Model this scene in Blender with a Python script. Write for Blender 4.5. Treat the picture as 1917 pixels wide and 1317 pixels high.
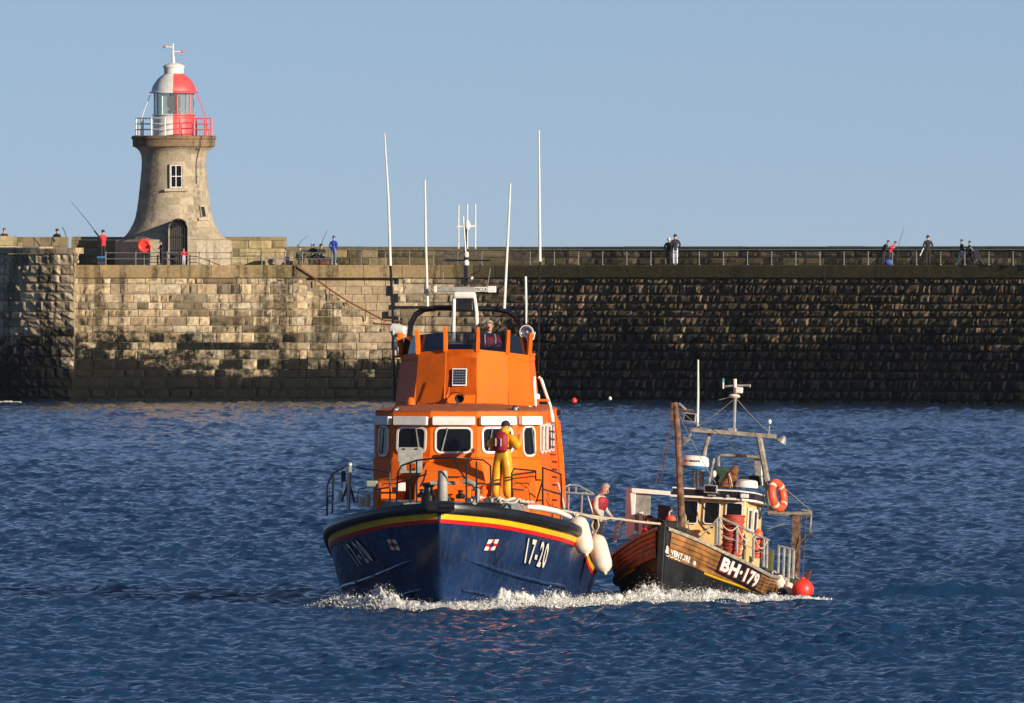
import bpy, bmesh, math, random
import numpy as np
from mathutils import Vector, Matrix, noise as mnoise

for _o in list(bpy.data.objects):
    bpy.data.objects.remove(_o, do_unlink=True)
random.seed(7)
rng = np.random.default_rng(11)
SC = bpy.context.scene
COL = SC.collection
rad = math.radians

# ---------------------------------------------------------------- camera
F = 29700.0          # focal length in photo pixels (1917 wide)
CAMZ = 7.6           # eye height above the water, metres
HY = 501.0           # photo row of the horizon
cam_d = bpy.data.cameras.new('camera')
cam = bpy.data.objects.new('camera', cam_d)
COL.objects.link(cam)
cam.location = (0, 0, CAMZ)
cam.rotation_euler = (rad(90) - math.atan((658.5 - HY) / F), 0, 0)
cam_d.sensor_width = 36.0
cam_d.lens = F / 1917.0 * 36.0
cam_d.clip_start = 1.0
cam_d.clip_end = 60000.0
SC.camera = cam

# ---------------------------------------------------------------- light
SUN_AZ, SUN_EL = 46.0, 15.0     # degrees: to the right of straight-behind-the-camera, above horizon
sdir = Vector((math.sin(rad(SUN_AZ)) * math.cos(rad(SUN_EL)), -math.cos(rad(SUN_AZ)) * math.cos(rad(SUN_EL)), math.sin(rad(SUN_EL))))
W = bpy.data.worlds.new('World')
SC.world = W
W.use_nodes = True
nt = W.node_tree
for n in list(nt.nodes):
    nt.nodes.remove(n)
SKY_K, SKY_LIFT = 1.5, 0.115     # clear winter air: the blue reaches right down to the sea
sky = nt.nodes.new('ShaderNodeTexSky')
sky.sky_type = 'NISHITA'
sky.sun_disc = False
sky.sun_elevation = rad(SUN_EL)
sky.sun_rotation = math.atan2(sdir.x, sdir.y)
sky.altitude = 0
sky.air_density = 1.0
sky.dust_density = 0.0
sky.ozone_density = 3.0
bg = nt.nodes.new('ShaderNodeBackground')
bg.inputs[1].default_value = 0.081
wo = nt.nodes.new('ShaderNodeOutputWorld')
wtc = nt.nodes.new('ShaderNodeTexCoord')
wsep = nt.nodes.new('ShaderNodeSeparateXYZ'); wcom = nt.nodes.new('ShaderNodeCombineXYZ')
wma = nt.nodes.new('ShaderNodeMath'); wma.operation = 'MULTIPLY_ADD'
wma.inputs[1].default_value = SKY_K; wma.inputs[2].default_value = SKY_LIFT
wno = nt.nodes.new('ShaderNodeVectorMath'); wno.operation = 'NORMALIZE'
nt.links.new(wtc.outputs['Generated'], wsep.inputs[0])
nt.links.new(wsep.outputs[0], wcom.inputs[0]); nt.links.new(wsep.outputs[1], wcom.inputs[1])
nt.links.new(wsep.outputs[2], wma.inputs[0]); nt.links.new(wma.outputs[0], wcom.inputs[2])
nt.links.new(wcom.outputs[0], wno.inputs[0]); nt.links.new(wno.outputs[0], sky.inputs[0])
wmx = nt.nodes.new('ShaderNodeMix'); wmx.data_type = 'RGBA'; wmx.blend_type = 'MULTIPLY'
wmx.inputs[0].default_value = 1.0; wmx.inputs[7].default_value = (1.07, 0.925, 0.965, 1)      # the camera's white balance
nt.links.new(sky.outputs[0], wmx.inputs[6]); nt.links.new(wmx.outputs[2], bg.inputs[0])
nt.links.new(bg.outputs[0], wo.inputs[0])
sun_d = bpy.data.lights.new('sun', 'SUN')
sun_d.energy = 5.0
sun_d.angle = rad(0.53)
sun_d.color = (1.0, 0.88, 0.70)
sun = bpy.data.objects.new('sun', sun_d)
COL.objects.link(sun)
sun.rotation_euler = (-sdir).to_track_quat('-Z', 'Y').to_euler()
sun.location = (200, -200, 300)
SC.view_settings.view_transform = 'Standard'
SC.view_settings.look = 'None'
SC.view_settings.exposure = 0.45
SC.view_settings.gamma = 1.0
SC.render.engine = 'CYCLES'
SC.cycles.max_bounces = 5
SC.cycles.use_denoising = True

# ---------------------------------------------------------------- helpers
def P(px, py, Y):
    """photo pixel -> point at depth Y"""
    return Vector(((px - 958.5) / F * Y, Y, CAMZ - (py - HY) / F * Y))

MATS = {}
def mat(name, col, rough=0.5, metal=0.0, var=0.12, scale=6.0, bump=0.0, bscale=30.0, coat=0.0, emit=0.0, spec=0.5, streak=0.0):
    m = bpy.data.materials.new(name)
    m.use_nodes = True
    t = m.node_tree
    b = t.nodes['Principled BSDF']
    b.inputs['Roughness'].default_value = rough
    b.inputs['Metallic'].default_value = metal
    b.inputs['Coat Weight'].default_value = coat
    b.inputs['Specular IOR Level'].default_value = spec
    tc = t.nodes.new('ShaderNodeTexCoord')
    no = t.nodes.new('ShaderNodeTexNoise')
    no.inputs['Scale'].default_value = scale
    no.inputs['Detail'].default_value = 5
    no.inputs['Roughness'].default_value = 0.65
    t.links.new(tc.outputs['Object'], no.inputs['Vector'])
    mr = t.nodes.new('ShaderNodeMapRange')
    mr.inputs[1].default_value = 0.3
    mr.inputs[2].default_value = 0.7
    mr.inputs[3].default_value = 1.0 - var * 1.6
    mr.inputs[4].default_value = 1.0 + var * 0.7
    t.links.new(no.outputs[0], mr.inputs[0])
    mx = t.nodes.new('ShaderNodeMix')
    mx.data_type = 'RGBA'
    mx.blend_type = 'MULTIPLY'
    mx.inputs[0].default_value = 1.0
    mx.inputs[6].default_value = (*col, 1)
    t.links.new(mr.outputs[0], mx.inputs[7])
    outc = mx.outputs[2]
    if streak:
        mp = t.nodes.new('ShaderNodeMapping'); mp.inputs['Scale'].default_value = (5.0, 5.0, 0.45)
        t.links.new(tc.outputs['Object'], mp.inputs[0])
        n3 = t.nodes.new('ShaderNodeTexNoise'); n3.inputs['Scale'].default_value = 2.2; n3.inputs['Detail'].default_value = 6
        t.links.new(mp.outputs[0], n3.inputs['Vector'])
        m3 = t.nodes.new('ShaderNodeMapRange'); m3.inputs[1].default_value = 0.5; m3.inputs[2].default_value = 0.72; m3.inputs[3].default_value = 0.0; m3.inputs[4].default_value = streak
        t.links.new(n3.outputs[0], m3.inputs[0])
        x3 = t.nodes.new('ShaderNodeMix'); x3.data_type = 'RGBA'
        x3.inputs[7].default_value = (col[0] * 0.45 + 0.05, col[1] * 0.5 + 0.045, col[2] * 0.5 + 0.035, 1)
        t.links.new(m3.outputs[0], x3.inputs[0]); t.links.new(outc, x3.inputs[6]); outc = x3.outputs[2]
        rr = t.nodes.new('ShaderNodeMapRange'); rr.inputs[3].default_value = rough * 0.8; rr.inputs[4].default_value = min(1, rough * 1.35)
        t.links.new(no.outputs[0], rr.inputs[0]); t.links.new(rr.outputs[0], b.inputs['Roughness'])
    t.links.new(outc, b.inputs['Base Color'])
    if bump > 0:
        n2 = t.nodes.new('ShaderNodeTexNoise')
        n2.inputs['Scale'].default_value = bscale
        n2.inputs['Detail'].default_value = 4
        t.links.new(tc.outputs['Object'], n2.inputs['Vector'])
        bp = t.nodes.new('ShaderNodeBump')
        bp.inputs['Strength'].default_value = bump
        bp.inputs['Distance'].default_value = 0.02
        t.links.new(n2.outputs[0], bp.inputs['Height'])
        t.links.new(bp.outputs[0], b.inputs['Normal'])
    if emit:
        b.inputs['Emission Color'].default_value = (*col, 1)
        b.inputs['Emission Strength'].default_value = emit
    MATS[name] = m
    return m

class MB:
    """collects faces for ONE mesh object"""
    def __init__(s):
        s.v = []; s.f = []; s.m = []
    def add(s, vs, fs, mi=0):
        o = len(s.v)
        s.v += [tuple(p) for p in vs]
        s.f += [tuple(i + o for i in f) for f in fs]
        s.m += [mi] * len(fs)
        return s
    def hexa(s, p, mi=0):
        # p: 4 bottom (ccw from above) + 4 top
        return s.add(p, [(3, 2, 1, 0), (4, 5, 6, 7), (0, 1, 5, 4), (1, 2, 6, 5), (2, 3, 7, 6), (3, 0, 4, 7)], mi)
    def box(s, c, d, rot=None, mi=0):
        x, y, z = d[0] / 2, d[1] / 2, d[2] / 2
        p = [Vector(q) for q in ((-x, -y, -z), (x, -y, -z), (x, y, -z), (-x, y, -z), (-x, -y, z), (x, -y, z), (x, y, z), (-x, y, z))]
        if rot is not None:
            R = rot if isinstance(rot, Matrix) else Matrix.Rotation(rot, 3, 'Z')
            p = [R @ q for q in p]
        c = Vector(c)
        return s.hexa([q + c for q in p], mi)
    def tube(s, pts, r, n=6, mi=0, closed=False):
        pts = [Vector(p) for p in pts]
        k = len(pts)
        rr = r if isinstance(r, (list, tuple)) else [r] * k
        rings = []
        up = None
        for i, p in enumerate(pts):
            if closed:
                t = pts[(i + 1) % k] - pts[i - 1]
            else:
                t = pts[min(i + 1, k - 1)] - pts[max(i - 1, 0)]
            if t.length < 1e-9:
                t = Vector((0, 0, 1))
            t.normalize()
            if up is None:
                up = Vector((0, 0, 1)) if abs(t.z) < 0.9 else Vector((0, 1, 0))
            a = up - t * up.dot(t)
            if a.length < 1e-6:
                a = t.orthogonal()
            a.normalize()
            up = a
            b = t.cross(a)
            rings.append([p + (a * math.cos(2 * math.pi * j / n) + b * math.sin(2 * math.pi * j / n)) * rr[i] for j in range(n)])
        vs = [q for ring in rings for q in ring]
        fs = []
        for i in range(k if closed else k - 1):
            for j in range(n):
                a0 = i * n + j; a1 = i * n + (j + 1) % n
                b0 = ((i + 1) % k) * n + j; b1 = ((i + 1) % k) * n + (j + 1) % n
                fs.append((a0, a1, b1, b0))
        if not closed:
            fs.append(tuple(range(n - 1, -1, -1)))
            fs.append(tuple((k - 1) * n + j for j in range(n)))
        return s.add(vs, fs, mi)
    def lathe(s, prof, n=24, o=(0, 0, 0), a0=0.0, a1=2 * math.pi, M=None, mi=0, caps=False):
        full = abs(a1 - a0 - 2 * math.pi) < 1e-6
        k = n if full else n + 1
        vs = []
        for (r, z) in prof:
            for j in range(k):
                a = a0 + (a1 - a0) * j / n
                q = Vector((r * math.cos(a), r * math.sin(a), z))
                if M is not None:
                    q = M @ q
                vs.append(q + Vector(o))
        fs = []
        for i in range(len(prof) - 1):
            for j in range(n):
                j1 = (j + 1) % k if full else j + 1
                fs.append((i * k + j, i * k + j1, (i + 1) * k + j1, (i + 1) * k + j))
        if caps:
            fs.append(tuple(range(k - 1, -1, -1)))
            fs.append(tuple((len(prof) - 1) * k + j for j in range(k)))
        return s.add(vs, fs, mi)
    def loft(s, rows, closed=False, mi=0, capends=False):
        k = len(rows[0])
        vs = [q for r in rows for q in r]
        fs = []
        for i in range(len(rows) - 1):
            for j in range(k if closed else k - 1):
                j1 = (j + 1) % k
                fs.append((i * k + j, i * k + j1, (i + 1) * k + j1, (i + 1) * k + j))
        if capends:
            fs.append(tuple(range(k - 1, -1, -1)))
            fs.append(tuple((len(rows) - 1) * k + j for j in range(k)))
        return s.add(vs, fs, mi)
    def prism(s, poly, d, mi=0):
        d = Vector(d)
        k = len(poly)
        vs = [Vector(p) for p in poly] + [Vector(p) + d for p in poly]
        fs = [tuple(range(k - 1, -1, -1)), tuple(range(k, 2 * k))]
        fs += [(i, (i + 1) % k, k + (i + 1) % k, k + i) for i in range(k)]
        return s.add(vs, fs, mi)
    def ball(s, c, r, n=10, mi=0, M=None, lump=0.0):
        rx = r if isinstance(r, (tuple, list)) else (r, r, r)
        vs = []; fs = []
        h = max(4, n // 2 + 1)
        for i in range(h + 1):
            th = math.pi * i / h
            for j in range(n):
                a = 2 * math.pi * j / n
                k = 1 + (random.uniform(-lump, lump) if lump else 0)
                q = Vector((rx[0] * math.sin(th) * math.cos(a) * k, rx[1] * math.sin(th) * math.sin(a) * k, -rx[2] * math.cos(th) * k))
                if M is not None:
                    q = M @ q
                vs.append(q + Vector(c))
        for i in range(h):
            for j in range(n):
                fs.append((i * n + j, i * n + (j + 1) % n, (i + 1) * n + (j + 1) % n, (i + 1) * n + j))
        return s.add(vs, fs, mi)
    def ring(s, c, R, r, M=None, n=24, k=8, mi=0):
        pts = []
        for j in range(n):
            a = 2 * math.pi * j / n
            q = Vector((R * math.cos(a), 0, R * math.sin(a)))
            if M is not None:
                q = M @ q
            pts.append(q + Vector(c))
        return s.tube(pts, r, k, mi, closed=True)
    def build(s, name, m, parent=None, smooth=None, bevel=0.0, fix=True):
        me = bpy.data.meshes.new(name)
        me.from_pydata(s.v, [], s.f)
        ms = m if isinstance(m, (list, tuple)) else [m]
        for q in ms:
            me.materials.append(MATS[q] if isinstance(q, str) else q)
        if len(ms) > 1:
            me.polygons.foreach_set('material_index', s.m)
        if fix:
            bm = bmesh.new(); bm.from_mesh(me)
            bmesh.ops.recalc_face_normals(bm, faces=bm.faces)
            bm.to_mesh(me); bm.free()
        if smooth:
            me.shade_smooth()
            me.set_sharp_from_angle(angle=rad(smooth))
        me.update()
        o = bpy.data.objects.new(name, me)
        COL.objects.link(o)
        if parent is not None:
            o.parent = parent
        if bevel:
            b = o.modifiers.new('bevel', 'BEVEL')
            b.width = bevel; b.segments = 2; b.limit_method = 'ANGLE'; b.angle_limit = rad(40)
        return o

def tag(o, label=None, cat=None, group=None, kind=None):
    if label: o['label'] = label
    if cat: o['category'] = cat
    if group: o['group'] = group
    if kind: o['kind'] = kind
    return o

def thing(name, label, cat, M=None, group=None):
    o = bpy.data.objects.new(name, None)
    o.empty_display_size = 0.3
    COL.objects.link(o)
    if M is not None:
        o.matrix_world = M
    return tag(o, label, cat, group)

def lerp(a, b, t):
    return a + (b - a) * t

def itp(tab, x):
    if x <= tab[0][0]: return tab[0][1]
    for (x0, y0), (x1, y1) in zip(tab, tab[1:]):
        if x <= x1:
            return y0 + (y1 - y0) * (x - x0) / (x1 - x0)
    return tab[-1][1]

def sms(x):
    x = min(1, max(0, x)); return x * x * (3 - 2 * x)

CAMP = Vector((0, 0, CAMZ))
def onplane(M, px, py, v):
    """photo pixel -> point of a boat's own frame, at distance v aft of its bow"""
    Mi = M.inverted()
    o = Mi @ CAMP
    d = Mi.to_3x3() @ (P(px, py, 1.0) - CAMP)
    return o + d * ((v - o.y) / d.y)

def rrect(w, h, r, k=4):
    pts = []
    for cx, cy, a0 in ((w / 2 - r, h / 2 - r, 0), (-w / 2 + r, h / 2 - r, 90), (-w / 2 + r, -h / 2 + r, 180), (w / 2 - r, -h / 2 + r, 270)):
        for i in range(k + 1):
            a = rad(a0 + 90 * i / k)
            pts.append((cx + r * math.cos(a), cy + r * math.sin(a)))
    return pts

def frame_of(o, ex, ez):
    """local plane: origin, unit in-plane right, in-plane up -> (o, ex, ez, n) with n towards the outside (ex x ez, flipped to -y)"""
    ex = Vector(ex).normalized(); ez = Vector(ez)
    ez = (ez - ex * ez.dot(ex)).normalized()
    n = ex.cross(ez)
    if n.y > 0.2: n = -n
    return (Vector(o), ex, ez, n)

def on(fr, x, z, d=0.0):
    return fr[0] + fr[1] * x + fr[2] * z + fr[3] * d

def plate(mb, fr, poly, d0, d1, mi=0):
    return mb.prism([on(fr, x, z, d0) for x, z in poly], fr[3] * (d1 - d0), mi)

def hoop(mb, fr, outer, inner, d0, d1, mi=0):
    k = len(outer)
    A = [on(fr, x, z, d0) for x, z in outer]; B = [on(fr, x, z, d1) for x, z in outer]
    C = [on(fr, x, z, d1) for x, z in inner]; D = [on(fr, x, z, d0) for x, z in inner]
    return mb.loft([A, B, C, D, A], closed=True, mi=mi)

def window_on(parent, fr, w, h, r=0.1, fw=0.06, frame='white_paint', glass='dark_glass', d=0.03, name='window'):
    o = hoop(MB(), fr, rrect(w, h, r), rrect(w - 2 * fw, h - 2 * fw, max(0.02, r - fw * 0.6)), 0.004, d).build(name, frame, parent, smooth=40)
    plate(MB(), fr, rrect(w - 1.7 * fw, h - 1.7 * fw, max(0.02, r - fw * 0.5)), 0.003, 0.012).build('pane', glass, o)
    return o

def text_geo(body, shear=0.0, bold=0.0, font_w=1.0, res=3, space=1.08):
    cu = bpy.data.curves.new('lettering', 'FONT')
    cu.body = body; cu.size = 1.0; cu.shear = shear; cu.offset = bold; cu.resolution_u = res
    cu.space_character = space
    ob = bpy.data.objects.new('lettering_src', cu)
    COL.objects.link(ob)
    dg = bpy.context.evaluated_depsgraph_get()
    me = bpy.data.meshes.new_from_object(ob.evaluated_get(dg))
    vs = [(v.co.x, v.co.y) for v in me.vertices]
    fs = [tuple(p.vertices) for p in me.polygons]
    bpy.data.objects.remove(ob, do_unlink=True)
    bpy.data.curves.remove(cu)
    bpy.data.meshes.remove(me)
    return vs, fs

def norm_text(vs, ref=None):
    r = ref or vs
    x0 = min(v[0] for v in r); x1 = max(v[0] for v in r)
    y0 = min(v[1] for v in r); y1 = max(v[1] for v in r)
    return [((v[0] - x0) / (x1 - x0), (v[1] - y0) / (y1 - y0)) for v in vs]

# ---------------------------------------------------------------- materials
mat('orange_paint', (0.80, 0.140, 0.006), 0.5, var=0.10, scale=1.6, bump=0.05, bscale=8, spec=0.12, streak=0.4)
mat('orange_deck', (0.42, 0.10, 0.022), 0.8, var=0.25, scale=5, bump=0.2, bscale=80)
mat('navy_paint', (0.013, 0.035, 0.105), 0.25, var=0.35, scale=1.2, coat=0.2, bump=0.06, bscale=2.5, streak=0.5)
mat('black_rubber', (0.010, 0.010, 0.012), 0.38, var=0.4, scale=3)
mat('black_paint', (0.012, 0.012, 0.014), 0.35, var=0.3)
mat('yellow_paint', (0.80, 0.46, 0.01), 0.4)
mat('red_paint', (0.60, 0.012, 0.015), 0.4)
mat('white_paint', (0.74, 0.71, 0.65), 0.4, var=0.10)
mat('cream_fender', (0.72, 0.64, 0.52), 0.5, var=0.14, scale=5)
mat('grey_paint', (0.30, 0.29, 0.26), 0.6, var=0.25)
mat('grey_deck', (0.20, 0.20, 0.20), 0.8, var=0.25)
mat('dark_glass', (0.008, 0.008, 0.009), 0.06, var=0.1, spec=0.25)
mat('chrome', (0.75, 0.75, 0.74), 0.18, metal=1.0)
mat('galvanised', (0.46, 0.45, 0.42), 0.45, metal=0.6, var=0.25, scale=9)
mat('solar_cell', (0.015, 0.018, 0.04), 0.15)
mat('rope', (0.56, 0.47, 0.33), 0.9, var=0.3, scale=25, bump=0.5, bscale=60)
mat('pale_rope', (0.60, 0.55, 0.46), 0.9, var=0.3, scale=25, bump=0.5, bscale=60)
mat('skin', (0.50, 0.27, 0.19), 0.55, var=0.12, scale=14)
mat('hair_grey', (0.36, 0.32, 0.28), 0.8, var=0.35, scale=40, bump=0.6, bscale=60)
mat('hair_dark', (0.02, 0.016, 0.014), 0.8, var=0.3, scale=40)
mat('hair_white', (0.78, 0.74, 0.64), 0.8)
mat('oilskin', (0.86, 0.37, 0.008), 0.42, var=0.22, scale=7, bump=0.5, bscale=9)
mat('oilskin_grey', (0.30, 0.28, 0.24), 0.5)
mat('lifejacket', (0.32, 0.012, 0.022), 0.65, var=0.2, scale=12, bump=0.3, bscale=25)
mat('grey_knit', (0.48, 0.44, 0.39), 0.9, var=0.2, scale=12, bump=0.3)
mat('dark_cloth', (0.018, 0.019, 0.024), 0.9, var=0.3, scale=9)
mat('navy_cloth', (0.025, 0.030, 0.055), 0.9, var=0.3, scale=9)
mat('brown_cloth', (0.22, 0.075, 0.022), 0.85, var=0.4, scale=9, bump=0.6, bscale=10)
mat('green_cloth', (0.03, 0.06, 0.035), 0.9, var=0.3)
mat('red_cloth', (0.70, 0.025, 0.035), 0.8, var=0.2)
mat('blue_cloth', (0.03, 0.10, 0.50), 0.7, var=0.2)
mat('denim', (0.13, 0.18, 0.28), 0.9, var=0.25)
mat('pale_denim', (0.58, 0.62, 0.68), 0.9, var=0.2)
mat('shoe_dark', (0.02, 0.02, 0.02), 0.7)
mat('shoe_pale', (0.72, 0.70, 0.67), 0.7)
mat('varnished_plank', (0.34, 0.15, 0.045), 0.42, var=0.5, scale=2.2, bump=0.15, bscale=14, coat=0.05)
mat('gunwale_wood', (0.34, 0.29, 0.22), 0.75, var=0.35, scale=8, bump=0.4, bscale=30)
mat('tar_black', (0.016, 0.016, 0.016), 0.38, var=0.5, scale=2.5, bump=0.15, bscale=9)
mat('cream_paint', (0.78, 0.53, 0.22), 0.45, var=0.12, scale=3, streak=0.5)
mat('rusty_steel', (0.20, 0.105, 0.06), 0.8, var=0.6, scale=7, bump=0.4, bscale=25)
mat('weathered_steel', (0.30, 0.27, 0.22), 0.65, var=0.4, scale=8, bump=0.3, bscale=25)
mat('buoy_orange', (0.85, 0.10, 0.03), 0.45, var=0.12)
mat('buoy_red', (0.85, 0.045, 0.03), 0.4, var=0.12)
mat('basket_red', (0.42, 0.062, 0.035), 0.6, var=0.25)
mat('dark_red_board', (0.12, 0.025, 0.02), 0.6, var=0.3)
mat('blue_plastic', (0.03, 0.22, 0.45), 0.5)
mat('iron', (0.045, 0.04, 0.038), 0.6, var=0.4, scale=9)
mat('rail_paint', (0.17, 0.165, 0.16), 0.55, var=0.35, scale=9)
mat('rust_rail', (0.16, 0.06, 0.03), 0.85, var=0.4, scale=9)
mat('light_white', (0.76, 0.74, 0.69), 0.42, var=0.12, scale=2.5, streak=0.5)
mat('light_red', (0.74, 0.075, 0.08), 0.45, var=0.12, scale=2.5, streak=0.4)
mat('lamp_lens', (0.75, 0.77, 0.78), 0.1, metal=0.7)
mat('teal_plastic', (0.02, 0.35, 0.38), 0.5)
mat('olive_cloth', (0.10, 0.09, 0.03), 0.85, var=0.3)

def lantern_glass():
    m = bpy.data.materials.new('lantern_glass'); m.use_nodes = True
    b = m.node_tree.nodes['Principled BSDF']
    b.inputs['Base Color'].default_value = (0.75, 0.82, 0.80, 1)
    b.inputs['Roughness'].default_value = 0.05
    b.inputs['Transmission Weight'].default_value = 0.85
    b.inputs['IOR'].default_value = 1.08
    MATS['lantern_glass'] = m
lantern_glass()
def smoked_glass():
    m = bpy.data.materials.new('tint_glass'); m.use_nodes = True
    t = m.node_tree
    for n in list(t.nodes): t.nodes.remove(n)
    out = t.nodes.new('ShaderNodeOutputMaterial'); mx = t.nodes.new('ShaderNodeMixShader')
    tr = t.nodes.new('ShaderNodeBsdfTransparent'); gl = t.nodes.new('ShaderNodeBsdfGlossy')
    tr.inputs[0].default_value = (0.55, 0.57, 0.62, 1); gl.inputs['Roughness'].default_value = 0.05
    fr = t.nodes.new('ShaderNodeFresnel'); fr.inputs[0].default_value = 1.6
    t.links.new(fr.outputs[0], mx.inputs[0]); t.links.new(tr.outputs[0], mx.inputs[1]); t.links.new(gl.outputs[0], mx.inputs[2])
    t.links.new(mx.outputs[0], out.inputs[0])
    MATS['tint_glass'] = m
smoked_glass()

def stone_material(name, base, dark_from=2.0, weed=1.0, joints=0.0, streak=1.0, moss=0.0):
    """weathered masonry: per-stone tint attribute, rain streaks, black tidal weed low down"""
    m = bpy.data.materials.new(name); m.use_nodes = True
    t = m.node_tree; L = t.links.new
    b = t.nodes['Principled BSDF']
    b.inputs['Roughness'].default_value = 0.88
    b.inputs['Specular IOR Level'].default_value = 0.08
    geo = t.nodes.new('ShaderNodeNewGeometry')
    sep = t.nodes.new('ShaderNodeSeparateXYZ'); L(geo.outputs['Position'], sep.inputs[0])
    def nz(scale, detail=5, rough=0.65, stretch=(1, 1, 1)):
        mp = t.nodes.new('ShaderNodeMapping'); mp.inputs['Scale'].default_value = stretch
        L(geo.outputs['Position'], mp.inputs[0])
        n = t.nodes.new('ShaderNodeTexNoise'); n.inputs['Scale'].default_value = scale
        n.inputs['Detail'].default_value = detail; n.inputs['Roughness'].default_value = rough
        L(mp.outputs[0], n.inputs['Vector']); return n.outputs[0]
    def mrange(x, a, b_, c, d):
        r = t.nodes.new('ShaderNodeMapRange'); r.interpolation_type = 'SMOOTHSTEP'
        L(x, r.inputs[0])
        for i, q in enumerate((a, b_, c, d)): r.inputs[i + 1].default_value = q
        return r.outputs[0]
    def math_(op, x, y):
        n = t.nodes.new('ShaderNodeMath'); n.operation = op
        for i, q in enumerate((x, y)):
            if isinstance(q, (int, float)): n.inputs[i].default_value = q
            else: L(q, n.inputs[i])
        return n.outputs[0]
    def mix(fac, a, c, mode='MIX'):
        n = t.nodes.new('ShaderNodeMix'); n.data_type = 'RGBA'; n.blend_type = mode
        if isinstance(fac, (int, float)): n.inputs[0].default_value = fac
        else: L(fac, n.inputs[0])
        for i, q in ((6, a), (7, c)):
            if isinstance(q, tuple): n.inputs[i].default_value = (*q, 1)
            else: L(q, n.inputs[i])
        return n.outputs[2]
    at = t.nodes.new('ShaderNodeAttribute'); at.attribute_name = 'tint'
    c = mix(1.0, base, at.outputs['Color'], 'MULTIPLY')
    fine = nz(5.0, 6)
    c = mix(mrange(fine, 0.35, 0.7, 0.0, 0.55), c, (base[0] * 0.45, base[1] * 0.42, base[2] * 0.38))
    # rain streaks running down
    st = nz(1.0, 4, 0.6, (1.3, 1.3, 0.10))
    c = mix(math_('MULTIPLY', mrange(st, 0.51, 0.64, 0, 0.88 * streak), mrange(fine, 0.3, 0.6, 0.4, 1.0)), c, (0.045, 0.036, 0.024))
    if moss:
        ms = nz(0.35, 4)
        c = mix(mrange(ms, 0.42, 0.62, 0, moss), c, (0.075, 0.070, 0.022))
    if weed:
        big = nz(0.28, 5, 0.6, (1, 1, 1.6))
        z = math_('ADD', sep.outputs['Z'], math_('MULTIPLY', math_('SUBTRACT', big, 0.5), -6.5))
        z = math_('ADD', z, math_('MULTIPLY', math_('SUBTRACT', nz(2.3, 6, 0.75), 0.5), -6.0))
        z = math_('ADD', z, math_('MULTIPLY', math_('SUBTRACT', at.outputs['Fac'], 0.9), 1.8))
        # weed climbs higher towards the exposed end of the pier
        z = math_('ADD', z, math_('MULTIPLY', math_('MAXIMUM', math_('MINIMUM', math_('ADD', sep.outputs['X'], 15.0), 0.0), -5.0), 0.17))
        mid = mrange(z, dark_from + 0.3, dark_from + 3.2, 0.55 * weed, 0.0)
        c = mix(math_('MULTIPLY', mid, mrange(nz(0.9, 4), 0.40, 0.62, 0, 1)), c, (0.055, 0.048, 0.020))
        bl = mrange(z, dark_from - 0.9, dark_from + 0.7, 0.985 * weed, 0.0)
        c = mix(bl, c, (0.010, 0.010, 0.009))
        # the always wet foot of the wall
        c = mix(mrange(sep.outputs['Z'], 0.6, 1.9, 0.975, 0.0), c, (0.008, 0.009, 0.008))
    L(c, b.inputs['Base Color'])
    bp = t.nodes.new('ShaderNodeBump'); bp.inputs['Strength'].default_value = 0.55; bp.inputs['Distance'].default_value = 0.05
    L(nz(7.0, 5), bp.inputs['Height']); L(bp.outputs[0], b.inputs['Normal'])
    MATS[name] = m
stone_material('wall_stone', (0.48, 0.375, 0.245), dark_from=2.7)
stone_material('coping_concrete', (0.40, 0.29, 0.155), weed=0, streak=0.9, moss=0.35)
stone_material('parapet_stone_mat', (0.42, 0.34, 0.19), weed=0, streak=0.6, moss=0.2)
stone_material('step_stone', (0.42, 0.33, 0.225), weed=0, streak=0.3)
stone_material('tower_stone', (0.42, 0.355, 0.265), weed=0, streak=0.45)
stone_material('tower_brown', (0.24, 0.165, 0.095), weed=0, streak=0.8)
stone_material('mortar', (0.45, 0.39, 0.29), weed=1.0, dark_from=2.3, streak=0.6)
stone_material('walk_concrete', (0.36, 0.31, 0.24), weed=0, streak=0.2)

def settint(o, cols):
    me = o.data
    a = me.color_attributes.new('tint', 'FLOAT_COLOR', 'POINT')
    n = len(me.vertices)
    if isinstance(cols, (int, float)):
        cols = [(cols, cols, cols, 1)] * n
    elif len(cols) == 3 and not hasattr(cols[0], '__len__'):
        cols = [(*cols, 1)] * n
    a.data.foreach_set('color', np.array(cols, dtype=np.float32).ravel())
    return o

# ================================================================= WATER
YB, YF = 352.0, 360.5        # bows of the lifeboat and of the fishing boat

def bow_swell(x, y):
    """hump pushed up round the two bows, and the low wake ridge to the right"""
    h = 0.05 * np.exp(-(((x + 1.4) / 3.6) ** 2 + ((y - YB - 0.5) / 3.2) ** 2))
    h += 0.04 * np.exp(-(((x - 3.6) / 2.4) ** 2 + ((y - YF) / 3.0) ** 2))
    d = (y - (YF + 3.5 + 0.12 * (x - 6.5)))
    h += np.where(x > 7.0, 0.30 * np.exp(-(d / 1.1) ** 2) * np.clip((x - 7.0) / 2.0, 0, 1), 0)
    d2 = (y - (YB + 5 - 0.25 * (x + 4.5)))
    h += np.where(x < -4.0, 0.05 * np.exp(-(d2 / 1.3) ** 2) * np.clip((-4.0 - x) / 1.5, 0, 1), 0)
    return h

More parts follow.
